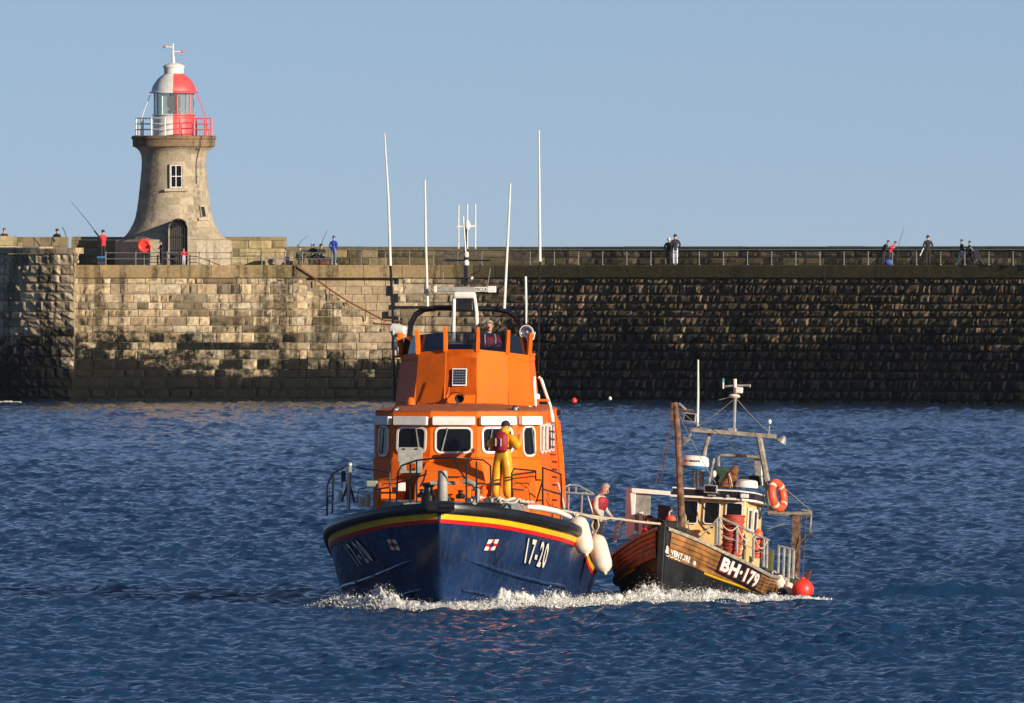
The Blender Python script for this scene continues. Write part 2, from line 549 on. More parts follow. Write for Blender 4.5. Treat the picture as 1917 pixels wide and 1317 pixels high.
def make_water():
    xs = np.concatenate([[-20000, -6000, -2000, -700, -260, -120, -70], np.linspace(-31, 31, 600), [70, 120, 260, 700, 2000, 6000, 20000]])
    # finest in the middle of the channel, coarser away from it
    core = np.linspace(-1, 1, 600)
    xs[7:607] = 33 * (0.6 * core + 0.4 * core ** 3)
    ys = [-8000, -2000, -500, 0, 100, 180, 230]
    y = 262.0
    while y < 905:
        ys.append(y)
        y += 0.150 + 0.75 * max(0.0, (y - 330) / 570)
    ys += [930, 990, 1100, 1500, 2500, 5000, 10000, 22000, 40000]
    ys = np.array(ys)
    X, Y = np.meshgrid(xs, ys)
    Z = np.zeros_like(X)
    r = np.random.default_rng(5)
    N = 150
    lam = 0.22 * (1.6 / 0.22) ** r.random(N)
    main = rad(-76)
    for i in range(N):
        a = main + r.normal(0, 0.55)
        k = 2 * math.pi / lam[i]
        kx, ky = k * math.cos(a), k * math.sin(a)
        # slope spectrum: short chop carries most of the steepness
        amp = 0.0070 * lam[i] ** 0.85
        ph = kx * X + ky * Y + r.random() * 6.283
        w = np.sin(ph)
        Z += amp * (w + 0.22 * np.cos(2 * ph))
    # gusts: patches of rougher and of calmer water
    g = np.zeros_like(X)
    for i in range(10):
        a = r.random() * 6.283; k = 2 * math.pi / r.uniform(14, 60)
        g += np.sin(k * (math.cos(a) * X + 0.45 * math.sin(a) * Y) + r.random() * 6.283)
    Z *= np.clip(1.0 + 0.06 * g, 0.75, 1.3)
    far = np.clip((np.abs(X) - 33) / 30, 0, 1)
    Z *= (1 - far)
    Z *= np.where((Y < 255) | (Y > 910), 0.0, 1.0)
    Z += bow_swell(X, Y)
    ny, nx = X.shape
    co = np.stack([X, Y, Z], -1).reshape(-1, 3).astype(np.float32)
    idx = np.arange(ny * nx).reshape(ny, nx)
    q = np.stack([idx[:-1, :-1], idx[:-1, 1:], idx[1:, 1:], idx[1:, :-1]], -1).reshape(-1, 4)
    me = bpy.data.meshes.new('water')
    me.vertices.add(len(co)); me.vertices.foreach_set('co', co.ravel())
    me.loops.add(q.size); me.loops.foreach_set('vertex_index', q.ravel().astype(np.int32))
    me.polygons.add(len(q)); me.polygons.foreach_set('loop_start', (np.arange(len(q)) * 4).astype(np.int32))
    me.update(calc_edges=True); me.validate()
    me.shade_smooth()
    m = bpy.data.materials.new('sea_water'); m.use_nodes = True
    t = m.node_tree; b = t.nodes['Principled BSDF']
    b.inputs['Base Color'].default_value = (0.007, 0.034, 0.085, 1)
    b.inputs['Roughness'].default_value = 0.08
    b.inputs['IOR'].default_value = 1.38
    geo = t.nodes.new('ShaderNodeNewGeometry')
    mp = t.nodes.new('ShaderNodeMapping'); mp.inputs['Scale'].default_value = (1.0, 0.55, 1)
    t.links.new(geo.outputs['Position'], mp.inputs[0])
    n = t.nodes.new('ShaderNodeTexNoise'); n.inputs['Scale'].default_value = 7.0; n.inputs['Detail'].default_value = 4; n.inputs['Roughness'].default_value = 0.6
    t.links.new(mp.outputs[0], n.inputs['Vector'])
    bp = t.nodes.new('ShaderNodeBump'); bp.inputs['Strength'].default_value = 0.8; bp.inputs['Distance'].default_value = 0.06
    t.links.new(n.outputs[0], bp.inputs['Height']); t.links.new(bp.outputs[0], b.inputs['Normal'])
    me.materials.append(m)
    o = bpy.data.objects.new('water', me); COL.objects.link(o)
    o['kind'] = 'structure'
    return o
make_water()

# ================================================================= PIER
YP = 900.0
PS = F / YP                          # 33 px per metre there
def px2x(px, Y=YP): return (px - 958.5) / F * Y
def y2z(py, Y=YP): return CAMZ - (py - HY) / F * Y
ZW = y2z(497.0)                      # walkway level
ZC = y2z(521.0)                      # underside of the coping band

# plan of the inner face: straight by the lighthouse, then bending towards the camera
def wall_slope(x):
    return -math.tan(rad(38)) * sms((x - px2x(690)) / (px2x(1010) - px2x(690)))
xs_, ys_, ss_ = [], [], []
x, y, s = px2x(128), YP, 0.0
while x < 70:
    xs_.append(x); ys_.append(y); ss_.append(s)
    dx = 0.25
    dy = wall_slope(x) * dx
    x += dx; y += dy; s += math.hypot(dx, dy)
xs_, ys_, ss_ = map(np.array, (xs_, ys_, ss_))
def path_main(s):
    return float(np.interp(s, ss_, xs_)), float(np.interp(s, ss_, ys_))
def s_of_x(x): return float(np.interp(x, xs_, ss_))
# plan of the rounded pier end on the left
RH = []
x, y, s = px2x(141), YP - 2.6, 0.0
ang = rad(22)
while len(RH) < 90:
    RH.append((x, y, s))
    ang += 0.25 / 9.5
    x -= 0.25 * math.cos(min(ang, rad(170))); y += 0.25 * math.sin(min(ang, rad(170))); s += 0.25
def path_head(s):
    return (float(np.interp(s, [q[2] for q in RH], [q[0] for q in RH])), float(np.interp(s, [q[2] for q in RH], [q[1] for q in RH])))

def normal_at(path, s, e=0.2):
    a = Vector(path(max(0, s - e))); b = Vector(path(s + e))
    t = (b - a).normalized()
    n = Vector((t.y, -t.x))
    if n.y > 0.05: n = -n
    if path is path_head:
        n = Vector((-abs(t.y), -abs(t.x))) if t.x < 0 and t.y >= 0 else n
    return n

def block_geo(path, s0, s1, z0, z1, nx=3, nz=2, proud=0.05, rough=0.05, joint=0.022, back=0.12, batter=0.0):
    """a rock-faced stone: recessed arrises, lumpy face"""
    s0 += joint; s1 -= joint; z0 += joint * 0.8; z1 -= joint * 0.8
    k = random.uniform(0.3, 1.0)
    rows = []
    gz = [z0, *[lerp(z0, z1, (i + 0.5 + random.uniform(-.15, .15)) / nz) for i in range(nz)], z1]
    gs = [s0, *[lerp(s0, s1, (i + 0.5 + random.uniform(-.15, .15)) / nx) for i in range(nx)], s1]
    for i, z in enumerate(gz):
        row = []
        for j, s in enumerate(gs):
            edge = i in (0, len(gz) - 1) or j in (0, len(gs) - 1)
            d = 0.0 if edge else proud * k + random.uniform(-rough, rough)
            d += batter * (ZC - z)
            x, y = path(s); n = normal_at(path, s)
            row.append(Vector((x + n.x * d, y + n.y * d, z)))
        rows.append(row)
    # skirt going back into the wall
    W_, H_ = len(gs), len(gz)
    vs = [q for r in rows for q in r]
    fs = [(i * W_ + j, i * W_ + j + 1, (i + 1) * W_ + j + 1, (i + 1) * W_ + j) for i in range(H_ - 1) for j in range(W_ - 1)]
    rim = [j for j in range(W_)] + [i * W_ + W_ - 1 for i in range(1, H_)] + [(H_ - 1) * W_ + j for j in range(W_ - 2, -1, -1)] + [i * W_ for i in range(H_ - 2, 0, -1)]
    o = len(vs)
    nm = normal_at(path, (s0 + s1) / 2)
    for q in rim:
        vs.append(vs[q] - Vector((nm.x, nm.y, 0)) * back)
    m = len(rim)
    fs += [(rim[i], rim[(i + 1) % m], o + (i + 1) % m, o + i) for i in range(m)]
    return vs, fs

def stone_tint():
    v = random.choice((0.4, 0.6, 0.8, 0.95, 1.0, 1.1, 1.2, 1.3)) * random.uniform(0.9, 1.08)
    w = random.uniform(-0.07, 0.07)
    return (v * (1 + w), v, v * (1 - w * 1.3))

pier = thing('stone_pier', 'long weathered stone harbour pier with dark weed-stained foot, lighthouse standing on it', 'pier')

def courses(z0, z1, h0, h1):
    zs = [z0]
    while zs[-1] < z1 - h1 * 0.6:
        t = (zs[-1] - z0) / (z1 - z0)
        zs.append(zs[-1] + lerp(h0, h1, t) * random.uniform(0.74, 1.26))
    zs[-1] = z1
    return zs

blocks = []       # (path, s0, s1, z0, z1, batter, px)
zs = courses(-0.35, ZC, 0.62, 0.47)
for i in range(len(zs) - 1):
    s = random.uniform(-0.6, 0)
    while s < s_of_x(48):
        w = random.choice((0.45, 0.6, 0.75, 0.9, 1.1, 1.35, 1.7)) * random.uniform(0.9, 1.1) * (0.62 if s > s_of_x(px2x(960)) else 1.0)
        blocks.append((path_main, max(0, s), s + w, zs[i], zs[i + 1], 0.035))
        s += w
ZH = y2z(464.0, YP - 2.6)
zs2 = courses(-0.35, ZH - 0.35, 0.6, 0.45)
for i in range(len(zs2) - 1):
    s = 0.0
    while s < 17:
        w = random.uniform(0.5, 1.2)
        blocks.append((path_head, s, s + w, zs2[i], zs2[i + 1], 0.03))
        s += w

def make_stone(name, g, tint, m, parent):
    me = bpy.data.meshes.new(name)
    me.from_pydata([tuple(v) for v in g[0]], [], g[1])
    bm = bmesh.new(); bm.from_mesh(me); bmesh.ops.recalc_face_normals(bm, faces=bm.faces); bm.to_mesh(me); bm.free()
    me.materials.append(MATS[m])
    o = bpy.data.objects.new(name, me); COL.objects.link(o); o.parent = parent
    settint(o, tint)
    return o

STAIR = (px2x(548), px2x(735))       # the stair recess
def in_stair(sx, z):
    if not (STAIR[0] < sx < STAIR[1]): return False
    t = (sx - STAIR[0]) / (STAIR[1] - STAIR[0])
    return z > lerp(ZW - 0.3, y2z(625), t) - 0.2

scored = []
for b in blocks:
    xm, ym = b[0]((b[1] + b[2]) / 2); zm = (b[3] + b[4]) / 2
    px = 958.5 + xm / ym * F; py = HY + (CAMZ - zm) / ym * F
    if b[0] is path_main and in_stair(xm, zm):
        continue
    vis = -20 < px < 1940 and zm > 0.1
    size = (b[2] - b[1]) * (b[4] - b[3])
    behind_boat = 700 < px < 1010 and py > 560
    # the sunlit stones round the lighthouse are the ones one can pick apart
    sc = size * (1.0 if vis else 0) * (0.1 if behind_boat else 1) * (3 if px < 720 else 1) * (1.6 if zm > 2.0 else 1)
    scored.append((sc, b))
scored.sort(key=lambda q: -q[0])
rest_v, rest_f, rest_t = [], [], []
for i, (sc, b) in enumerate(scored):
    rg = 0.065 if b[0] is path_main else 0.075
    xm = b[0](b[1])[0]
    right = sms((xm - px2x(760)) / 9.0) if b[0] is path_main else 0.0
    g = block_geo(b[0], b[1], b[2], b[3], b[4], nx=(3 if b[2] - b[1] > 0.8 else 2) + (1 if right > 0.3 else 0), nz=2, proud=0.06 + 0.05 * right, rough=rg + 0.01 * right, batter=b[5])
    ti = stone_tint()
    if right > 0:      # grazing-light shade of the bend, put patchily into the stone tints
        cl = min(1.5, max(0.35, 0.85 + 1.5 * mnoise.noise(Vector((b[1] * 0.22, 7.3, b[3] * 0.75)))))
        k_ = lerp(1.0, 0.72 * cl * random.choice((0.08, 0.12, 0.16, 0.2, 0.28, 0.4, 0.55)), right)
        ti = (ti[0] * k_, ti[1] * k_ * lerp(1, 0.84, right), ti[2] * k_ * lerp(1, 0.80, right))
    if i < 290:
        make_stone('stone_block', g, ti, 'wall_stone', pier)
    else:
        o = len(rest_v)
        rest_v += g[0]; rest_f += [tuple(k + o for k in f) for f in g[1]]
        rest_t += [(*ti, 1)] * len(g[0])
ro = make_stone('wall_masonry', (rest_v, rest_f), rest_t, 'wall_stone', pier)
ro['kind'] = 'stuff'

# the wall core behind the facing (its recessed joints), walkway on top
mb = MB()
S_END = ss_[-1]
cs = np.linspace(0, S_END - 0.5, 420)
def core_row(d, z, off=0.0):
    r = []
    for s in cs:
        x, y = path_main(s); n = normal_at(path_main, s)
        dd = 0.36 if (d < 0.3 and off == 0 and STAIR[0] < x < STAIR[1] + 0.3) else d
        r.append(Vector((x - n.x * dd, y - n.y * dd, z)))
    return r
def batter_at(z): return -0.035 * (ZC - z)
WALKW = 6.5
mb.loft([core_row(0.06 + batter_at(-1), -1.0), core_row(0.06, ZC), core_row(0.06, ZW - 0.02), core_row(WALKW + 0.6, ZW - 0.02), core_row(WALKW + 0.6, -1.0)])
wc = mb.build('wall_core', 'mortar', pier)
def bend_shade(x): return lerp(1.0, 0.10, sms((x - px2x(720)) / 9.0))  # shade of the grazing-lit bend, painted into the mortar tint
settint(wc, [(bend_shade(v.co.x), bend_shade(v.co.x) * 0.97, bend_shade(v.co.x) * 0.9, 1) for v in wc.data.vertices])
mb = MB().loft([core_row(-0.02, ZW - 0.001, 1), core_row(WALKW, ZW)])
settint(mb.build('walkway', 'walk_concrete', pier), 1.0)

# coping band, in long stones
s = 0.0; k = 0
while s < s_of_x(46):
    w = random.uniform(1.3, 2.4)
    if s > s_of_x(px2x(1000)): w *= 1.3
    mb = MB()
    rows = []
    for z, d in ((ZC + 0.012, -0.02), (ZC + 0.012, 0.10), (ZC + 0.05, 0.12), (ZW - 0.04, 0.12), (ZW + 0.012, 0.08), (ZW + 0.012, -0.5)):
        r = []
        for q in np.linspace(s + 0.012, s + w - 0.012, 4):
            x, y = path_main(q); n = normal_at(path_main, q)
            r.append(Vector((x + n.x * d, y + n.y * d, z)))
        rows.append(r)
    mb.loft(rows)
    R = [r[0] for r in rows]; mb.add(R, [tuple(range(len(R)))])
    R = [r[-1] for r in rows]; mb.add(R, [tuple(range(len(R)))])
    v = random.uniform(0.8, 1.1)
    g_ = sms((path_main(s)[0] - px2x(730)) / 7.0); v *= lerp(1, 0.20, g_)  # coping past the bend: grazing shade put into its tint
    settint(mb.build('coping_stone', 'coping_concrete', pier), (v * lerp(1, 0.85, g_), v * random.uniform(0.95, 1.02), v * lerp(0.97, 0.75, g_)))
    s += w

# back parapet along the seaward side
def path_par(s):
    x, y = path_main(s); n = normal_at(path_main, s)
    return x - n.x * WALKW, y - n.y * WALKW
def parapet(x0, x1, ztop, ncourse, thick=0.9):
    sa, sb = s_of_x(x0), s_of_x(x1)
    h = (ztop - 0.16 - ZW) / ncourse
    for c in range(ncourse):
        s = sa
        while s < sb - 0.1:
            w = min(random.uniform(0.7, 1.5), sb - s)
            if sb - s - w < 0.4: w = sb - s
            g = block_geo(path_par, s, s + w, ZW + c * h, ZW + (c + 1) * h, nx=3, nz=2, proud=0.05, rough=0.035)
            k_ = lerp(1.0, random.choice((0.18, 0.25, 0.3, 0.5)), sms((path_main(s)[0] - px2x(500)) / 2.0))  # lower parapet tinted dark: stain plus painted grazing shade
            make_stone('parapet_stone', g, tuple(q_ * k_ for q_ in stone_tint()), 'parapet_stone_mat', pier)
            s += w
    s = sa
    while s < sb - 0.1:
        w = min(random.uniform(1.6, 2.8), sb - s)
        if sb - s - w < 0.8: w = sb - s
        rows = []
        for z, d in ((ztop - 0.15, 0.10), (ztop - 0.02, 0.11), (ztop + 0.02 + random.uniform(-0.015, 0.015), 0.05), (ztop + 0.02, -thick), (ztop - 0.15, -thick), (ztop - 0.15, 0.10)):
            r = []
            for q in np.linspace(s + 0.01, s + w - 0.01, 3):
                x, y = path_par(q); n = normal_at(path_par, q)
                r.append(Vector((x + n.x * d, y + n.y * d, z)))
            rows.append(r)
        settint(MB().loft(rows).build('parapet_cap', 'parapet_stone_mat', pier), random.uniform(0.6, 0.95) * lerp(1, 0.3, sms((path_main(s)[0] - px2x(500)) / 2.0)))  # caps carry the same stain and painted shade
        s += w
    n_ = 30
    q = np.linspace(sa, sb, n_)
    def row(d, z):
        r = []
        for s_ in q:
            x, y = path_par(s_); n = normal_at(path_par, s_)
            r.append(Vector((x - n.x * d, y - n.y * d, z)))
        return r
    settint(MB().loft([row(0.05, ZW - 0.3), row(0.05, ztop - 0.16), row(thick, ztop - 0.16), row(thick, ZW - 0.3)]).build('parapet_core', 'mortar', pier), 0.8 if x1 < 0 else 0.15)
zp = y2z(463.0, YP + 6)
parapet(px2x(534), 44, zp, 2)
zp2 = y2z(444.5, YP + 6)
parapet(px2x(128), px2x(533), zp2, 3, 1.6)
# step ends beside the tall parapet
settint(MB().box((px2x(520), YP + 5.2, ZW + 0.25), (1.6, 1.4, 0.5)).build('step', 'step_stone', pier, bevel=0.03), 0.9)

# rounded end: cap stones and the tall back wall over it
for i in range(14):
    sa, sb = i * 1.15, (i + 1) * 1.15
    zt = ZH + random.uniform(-0.05, 0.06)
    rows = []
    for z, d in ((ZH - 0.34, 0.0), (ZH - 0.33, 0.07), (zt - 0.05, 0.08), (zt, 0.02), (zt, -1.3), (ZH - 0.34, -1.3)):
        r = []
        for q in np.linspace(sa + 0.02, sb - 0.02, 3):
            x, y = path_head(q); n = normal_at(path_head, q)
            r.append(Vector((x + n.x * d + random.uniform(-.02, .02), y + n.y * d, z)))
        rows.append(r)
    mb = MB().loft(rows)
    R = [r[0] for r in rows]; mb.add(R, [tuple(range(len(R)))])
    R = [r[-1] for r in rows]; mb.add(R, [tuple(range(len(R)))])
    settint(mb.build('cap_stone', 'wall_stone', pier), random.uniform(0.8, 1.1))
q = [RH[i] for i in range(0, 90, 3)]
out = [Vector((p[0], p[1] + 0.10, 0)) for p in q]
inn = [Vector((p[0] + 0.0, max(p[1], YP) + 9.0, 0)) for p in q]
mb = MB()
rows = [[Vector((p.x, p.y - 0.03 * (ZC + 1) + 0.1, -1.0)) for p in out], [Vector((p.x, p.y, ZH - 0.36)) for p in out], [Vector((p.x, p.y, ZH - 0.36)) for p in inn], [Vector((p.x, p.y, -1.0)) for p in inn]]
mb.loft(rows)
x0, y0 = RH[0][0], RH[0][1]
mb.add([(x0, y0, -1), (x0, YP + 3, -1), (x0, YP + 3, ZH - 0.36), (x0, y0, ZH - 0.36)], [(0, 1, 2, 3)])
settint(mb.build('pier_end_core', 'mortar', pier), 0.9)
# end stones of the low wall beside the walkway (the pale quoins catching the sun)
for i in range(3):
    h = (ZH - 0.36 - ZW) / 3
    settint(MB().box((px2x(143.5), YP - 2.0 + 0.04 * (i % 2), ZW + 0.1 + h * (i + 0.5)), (0.36 - 0.08 * (i % 2), 0.9, h - 0.03)).build('quoin_stone', 'wall_stone', pier, bevel=0.03), 1.25)
# back wall behind the rounded end
for (pa, pb, yy, zz0, zz1, tt) in ((-40, 31, 3.0, ZH - 0.5, y2z(440), 1.25), (31, 128, 5.5, ZH - 0.5, y2z(443.5), 0.55)):  # second stretch: the shade lying on it is put into its tint
    n_ = max(2, int((pb - pa) / 30))
    for i in range(n_):
        for c in range(2):
            za, zb = lerp(zz0, zz1, c / 2), lerp(zz0, zz1, (c + 1) / 2)
            xa, xb = px2x(lerp(pa, pb, i / n_), YP + yy), px2x(lerp(pa, pb, (i + 1) / n_), YP + yy)
            if pa < 0:
                if i == n_ - 1 and c == 1: zb -= 0.05
            settint(MB().box(((xa + xb) / 2, YP + yy + 0.4, (za + zb) / 2), (xb - xa - 0.02, 0.8, zb - za - 0.015)).build('parapet_stone', 'parapet_stone_mat', pier, bevel=0.04), tt * random.uniform(0.85, 1.1))
settint(MB().box((px2x(34), YP + 3.2, ZH + 0.05), (0.3, 0.4, 0.5)).build('stub_stone', 'parapet_stone_mat', pier, bevel=0.04), 1.1)

# stair down the face: side wall, treads, pale repaired stones
N_ST = 15
sx0, sx1 = STAIR
settint(MB().add([(sx0 - .3, YP + 0.345, 1), (sx1 + .3, YP + 0.345, 1), (sx1 + .3, YP + 0.345, ZW - 0.03), (sx0 - .3, YP + 0.345, ZW - 0.03)], [(0, 1, 2, 3)]).build('stair_back_wall', 'step_stone', pier), 0.95)
zb_ = y2z(640)
for i in range(N_ST):
    xa = lerp(sx0, sx1, i / N_ST); xb = lerp(sx0, sx1, (i + 1) / N_ST)
    zt = lerp(ZW - 0.30, y2z(628), (i + 0.5) / N_ST)
    settint(MB().box(((xa + xb) / 2, YP + 0.55, zt - 0.28), (xb - xa + 0.02, 1.15 + 0.006 * (i % 2), 0.56)).build('step', 'step_stone', pier, bevel=0.02), (0.66, 0.63, 0.60))
    z = zt - 0.57
    while z > 2.8:
        h = random.uniform(0.42, 0.62)
        z1 = max(z - h, 2.75)
        if z - z1 < 0.2: break
        v = random.uniform(0.95, 1.3)
        settint(MB().box(((xa + xb) / 2, YP + 0.52 + random.uniform(-0.02, 0.02), (z + z1) / 2), (xb - xa - 0.025, 1.15, z - z1 - 0.025)).build('stair_block', 'step_stone', pier, bevel=0.025), (v, v * 0.98, v * 0.93))
        z = z1
# recessed masonry above the stairs
zz = ZC - 0.01
c = 0
while zz > 4.2:
    h = 0.46
    xx = sx0 + 0.4 + random.uniform(0, 0.4)
    while xx < sx1 + 0.9:
        w = random.uniform(0.6, 1.2)
        v = random.uniform(0.85, 1.15)
        t = (xx + w / 2 - sx0) / (sx1 - sx0)
        if zz > lerp(ZW - 0.3, y2z(628), min(1, t)) - 0.1:
            settint(MB().box((xx + w / 2, YP + 0.36, zz - h / 2), (w - 0.025, 0.12 + random.uniform(0, 0.05), h - 0.025)).build('stair_block', 'step_stone', pier, bevel=0.02), (v, v * 0.97, v * 0.9))
        xx += w
    zz -= h

# ---- railings
def rail_run(name, label, pxs, Yf, top, mid, rp=0.035, rr=0.022, m='rail_paint', base=497.0, ends=None):
    root = thing(name, label, 'railing', Matrix.Translation(Vector((px2x(pxs[0]), Yf(px2x(pxs[0])), ZW))))
    o = root.matrix_world.translation
    tops = []
    for p in pxs:
        Yq = Yf(px2x(p)); x = px2x(p, Yq)
        zt = y2z(top, Yq)
        b = Vector((x, Yq, ZW)) - o
        mb = MB().tube([b, b + Vector((0, 0, zt - ZW))], rp, 6)
        mb.ball(b + Vector((0, 0, zt - ZW)), rp * 1.7, 8)
        mb.lathe([(rp * 2.2, 0), (rp * 2.2, 0.03), (rp, 0.06)], 8, b)
        mb.build('post', m, root, smooth=50)
        tops.append((b, zt - ZW))
    for lev in mid:
        pts = [b + Vector((0, 0, h * lev)) for b, h in tops]
        MB().tube(pts, rr, 5).build('rail', m, root, smooth=50)
    return root
def yw(x): return float(np.interp(x, xs_, ys_)) + 0.35
rail_run('pier_railing', 'low grey iron railing with two bars in front of the stone lighthouse', [198, 254, 313, 373, 433, 490, 516, 533, 566, 621], yw, 473.0, (0.97, 0.5))
rail_run('pier_railing', 'long row of thin grey railing posts along the dark pier right of the stairs', [676 + 45.2 * i for i in range(29)], yw, 473.0, (0.97, 0.55), rp=0.032, rr=0.010)
hr = thing('stair_handrail', 'rusty sloping handrail above the stone stairs in the pier face', 'handrail', Matrix.Translation(Vector((px2x(556), YP, ZW))))
o_ = hr.matrix_world.translation
pts = [P(552, 497, YP - 0.22), P(590, 522, YP - 0.22), P(617, 542, YP - 0.22), P(649, 563, YP - 0.22), P(684, 582, YP - 0.22), P(719, 600, YP - 0.22), P(752, 602, YP - 0.22)]
MB().tube([p - o_ for p in pts], 0.045, 6).build('rail', 'rust_rail', hr, smooth=50)
for p, L_ in zip(pts[:-1], (0.6, 0.45, 0.6, 0.3, 0.6, 0.6)):
    MB().tube([p - o_, p - o_ - Vector((0, 0, L_))], 0.035, 6).build('bracket', 'rust_rail', hr)

# ================================================================= LIGHTHOUSE
YL = YP + 4.2
LS = F / YL
lx = (325.5 - 958.5) / LS
lh = thing('lighthouse', 'squat flared stone lighthouse with red and white lantern on the pier', 'lighthouse', Matrix.Translation(Vector((lx, YL, ZW))))
def lz(py): return CAMZ - (py - HY) / LS - ZW
rb = 109 / LS
mb = MB()
oct_ = [(rb / math.cos(rad(22.5)) * math.cos(rad(22.5 + 45 * i)), rb / math.cos(rad(22.5)) * math.sin(rad(22.5 + 45 * i))) for i in range(8)]
mb.loft([[Vector((x, y, 0)) for x, y in oct_], [Vector((x, y, lz(453))) for x, y in oct_], [Vector((x * 0.97, y * 0.97, lz(449.5))) for x, y in oct_], [Vector((x * 0.2, y * 0.2, lz(440))) for x, y in oct_]], closed=True)
settint(mb.build('base', 'tower_stone', lh), 0.95)
prof = [(452, 101), (447, 98), (441, 90), (434, 84.5), (427, 80.5), (418, 76), (409, 72.5), (392, 69), (374, 66.5), (356, 64.6), (339, 62.8), (321, 61), (304, 60), (292, 61), (284, 64), (279, 69), (276, 73)]
pf = sorted((y, w) for y, w in prof)
rings = [(itp(pf, y) / LS, lz(y)) for y in np.linspace(452, 276, 53)]
tw = MB().lathe(rings, 96).build('tower', 'tower_stone', lh, smooth=60)
at_ = tw.data.color_attributes.new('tint', 'FLOAT_COLOR', 'CORNER')
cols = []
for p in tw.data.polygons:
    c = p.center; a = math.atan2(c.y, c.x)
    row = int((lz(276) - c.z) / ((lz(276) - lz(452)) / 52.0)) // 4
    colm = int((a / (2 * math.pi) * 96 + (row % 2) * 3 + 96) // 6)
    random.seed(row * 131 + colm * 7)
    k = random.choice((0.82, 0.93, 1.0, 1.05, 1.1))
    cols += [(k, k * random.uniform(0.96, 1.0), k * random.uniform(0.9, 0.98), 1)] * len(p.vertices)
random.seed(99)
at_.data.foreach_set('color', np.array(cols, dtype=np.float32).ravel())
settint(MB().lathe([(72 / LS, lz(276.5)), (77 / LS, lz(275)), (77.5 / LS, lz(262)), (79.5 / LS, lz(260.5)), (79.5 / LS, lz(256)), (76 / LS, lz(254.5)), (0.0, lz(254.4))], 64).build('gallery_ring', 'tower_brown', lh, smooth=40), 1.0)

# lantern room: white and red halves
A0, A1 = rad(-91), rad(89)
def half(name, prof_, m, a0, a1, n=24):
    return MB().lathe([(w / LS, lz(y)) for y, w in prof_], n, a0=a0, a1=a1).build(name, m, lh, smooth=40)
mur = [(254.4, 40), (252, 39), (218, 38.5), (216.5, 40.5), (214.5, 40.5), (214.4, 36)]
half('lantern_wall', mur, 'light_red', A0, A1)
half('lantern_wall', mur, 'light_white', A1, A0 + 2 * math.pi)
cor = [(175.5, 36), (175.3, 45.5), (173, 46), (172.5, 43), (171, 42)]
half('cornice', cor, 'light_red', A0, A1); half('cornice', cor, 'light_white', A1, A0 + 2 * math.pi)
dom = [(171, 42), (165, 41), (159, 38), (152, 33.5), (146, 28), (141, 21.5), (138, 17)]
half('dome_half', dom, 'light_red', A0, A1, 8); half('dome_half', dom, 'light_white', A1, A0 + 2 * math.pi, 8)
MB().lathe([(17 / LS, lz(139)), (18.5 / LS, lz(138)), (18.5 / LS, lz(128)), (20.5 / LS, lz(127)), (20.5 / LS, lz(125)), (18 / LS, lz(122.5)), (11 / LS, lz(119.5)), (2 / LS, lz(117))], 24).build('ventilator', 'light_white', lh, smooth=40)
NP = 16
for i in range(NP):
    a = A0 + 2 * math.pi * (i + 0.5) / NP
    x, y = 37.0 / LS * math.cos(a), 37.0 / LS * math.sin(a)
    red = math.cos(a - (A0 + A1) / 2) > 0
    if i % 2 == 0:
        MB().tube([(x, y, lz(214.5)), (x, y, lz(175.2))], 0.045, 6).build('glazing_bar', 'light_red' if red else 'light_white', lh)
for i in range(8):
    a = A0 + 2 * math.pi * (2 * i + 1.5) / NP; d = 2 * math.pi / NP
    p = [(36.6 / LS * math.cos(a - d + 0.02), 36.6 / LS * math.sin(a - d + 0.02)), (36.6 / LS * math.cos(a + d - 0.02), 36.6 / LS * math.sin(a + d - 0.02))]
    nn = Vector((math.cos(a), math.sin(a), 0)) * 0.02
    MB().prism([(p[0][0], p[0][1], lz(214.3)), (p[1][0], p[1][1], lz(214.3)), (p[1][0], p[1][1], lz(175.4)), (p[0][0], p[0][1], lz(175.4))], nn).build('lantern_pane', 'lantern_glass', lh)
mb = MB().lathe([(0.34, lz(214)), (0.36, lz(208)), (0.22, lz(205)), (0.38, lz(201)), (0.40, lz(190)), (0.36, lz(181)), (0.1, lz(178))], 16)
mb.build('lamp_optic', 'iron', lh, smooth=40)
MB().tube([(-0.02, 0, lz(119)), (-0.05, 0, lz(100)), (-0.05, 0, lz(82))], [0.10, 0.06, 0.04], 8).build('spire', 'light_white', lh)
MB().tube([(-0.05, 0, lz(89)), (-0.50, 0, lz(88))], 0.04, 6).build('vane_arm', 'light_white', lh)
MB().tube([(-0.05, 0, lz(97)), (0.40, 0, lz(97))], 0.035, 6).build('vane_arm', 'light_white', lh)
MB().lathe([(0.0, 0), (0.075, 0.02), (0.075, 0.14), (0.0, 0.16)], 8, (-0.62, 0, lz(88)), M=Matrix.Rotation(rad(90), 3, 'Y')).build('vane_tip', 'light_red', lh)
MB().box((0.46, 0, lz(97)), (0.14, 0.05, 0.15)).build('vane_tip', 'light_red', lh)
# gallery rail
rg_ = 71.5 / LS
for i in range(16):
    a = A0 + 2 * math.pi * (i + 0.5) / 16
    red = math.cos(a - (A0 + A1) / 2) > 0
    MB().tube([(rg_ * math.cos(a), rg_ * math.sin(a), lz(254.6)), (rg_ * math.cos(a), rg_ * math.sin(a), lz(221.5))], 0.05, 6).build('gallery_post', 'light_red' if red else 'light_white', lh)
for py in (222, 232.5, 243):
    for (a0, a1, m) in ((A0, A1, 'light_red'), (A1, A0 + 2 * math.pi, 'light_white')):
        MB().tube([(rg_ * math.cos(lerp(a0, a1, k / 16)), rg_ * math.sin(lerp(a0, a1, k / 16)), lz(py)) for k in range(17)], 0.028, 5).build('gallery_rail', m, lh, smooth=50)
for s_ in (-1, 1):
    MB().tube([(s_ * 44 / LS, -0.1, lz(178)), (s_ * 58 / LS, -0.3, lz(215)), (s_ * 66 / LS, -0.4, lz(253))], 0.025, 5).build('stay', 'light_white' if s_ < 0 else 'light_red', lh)
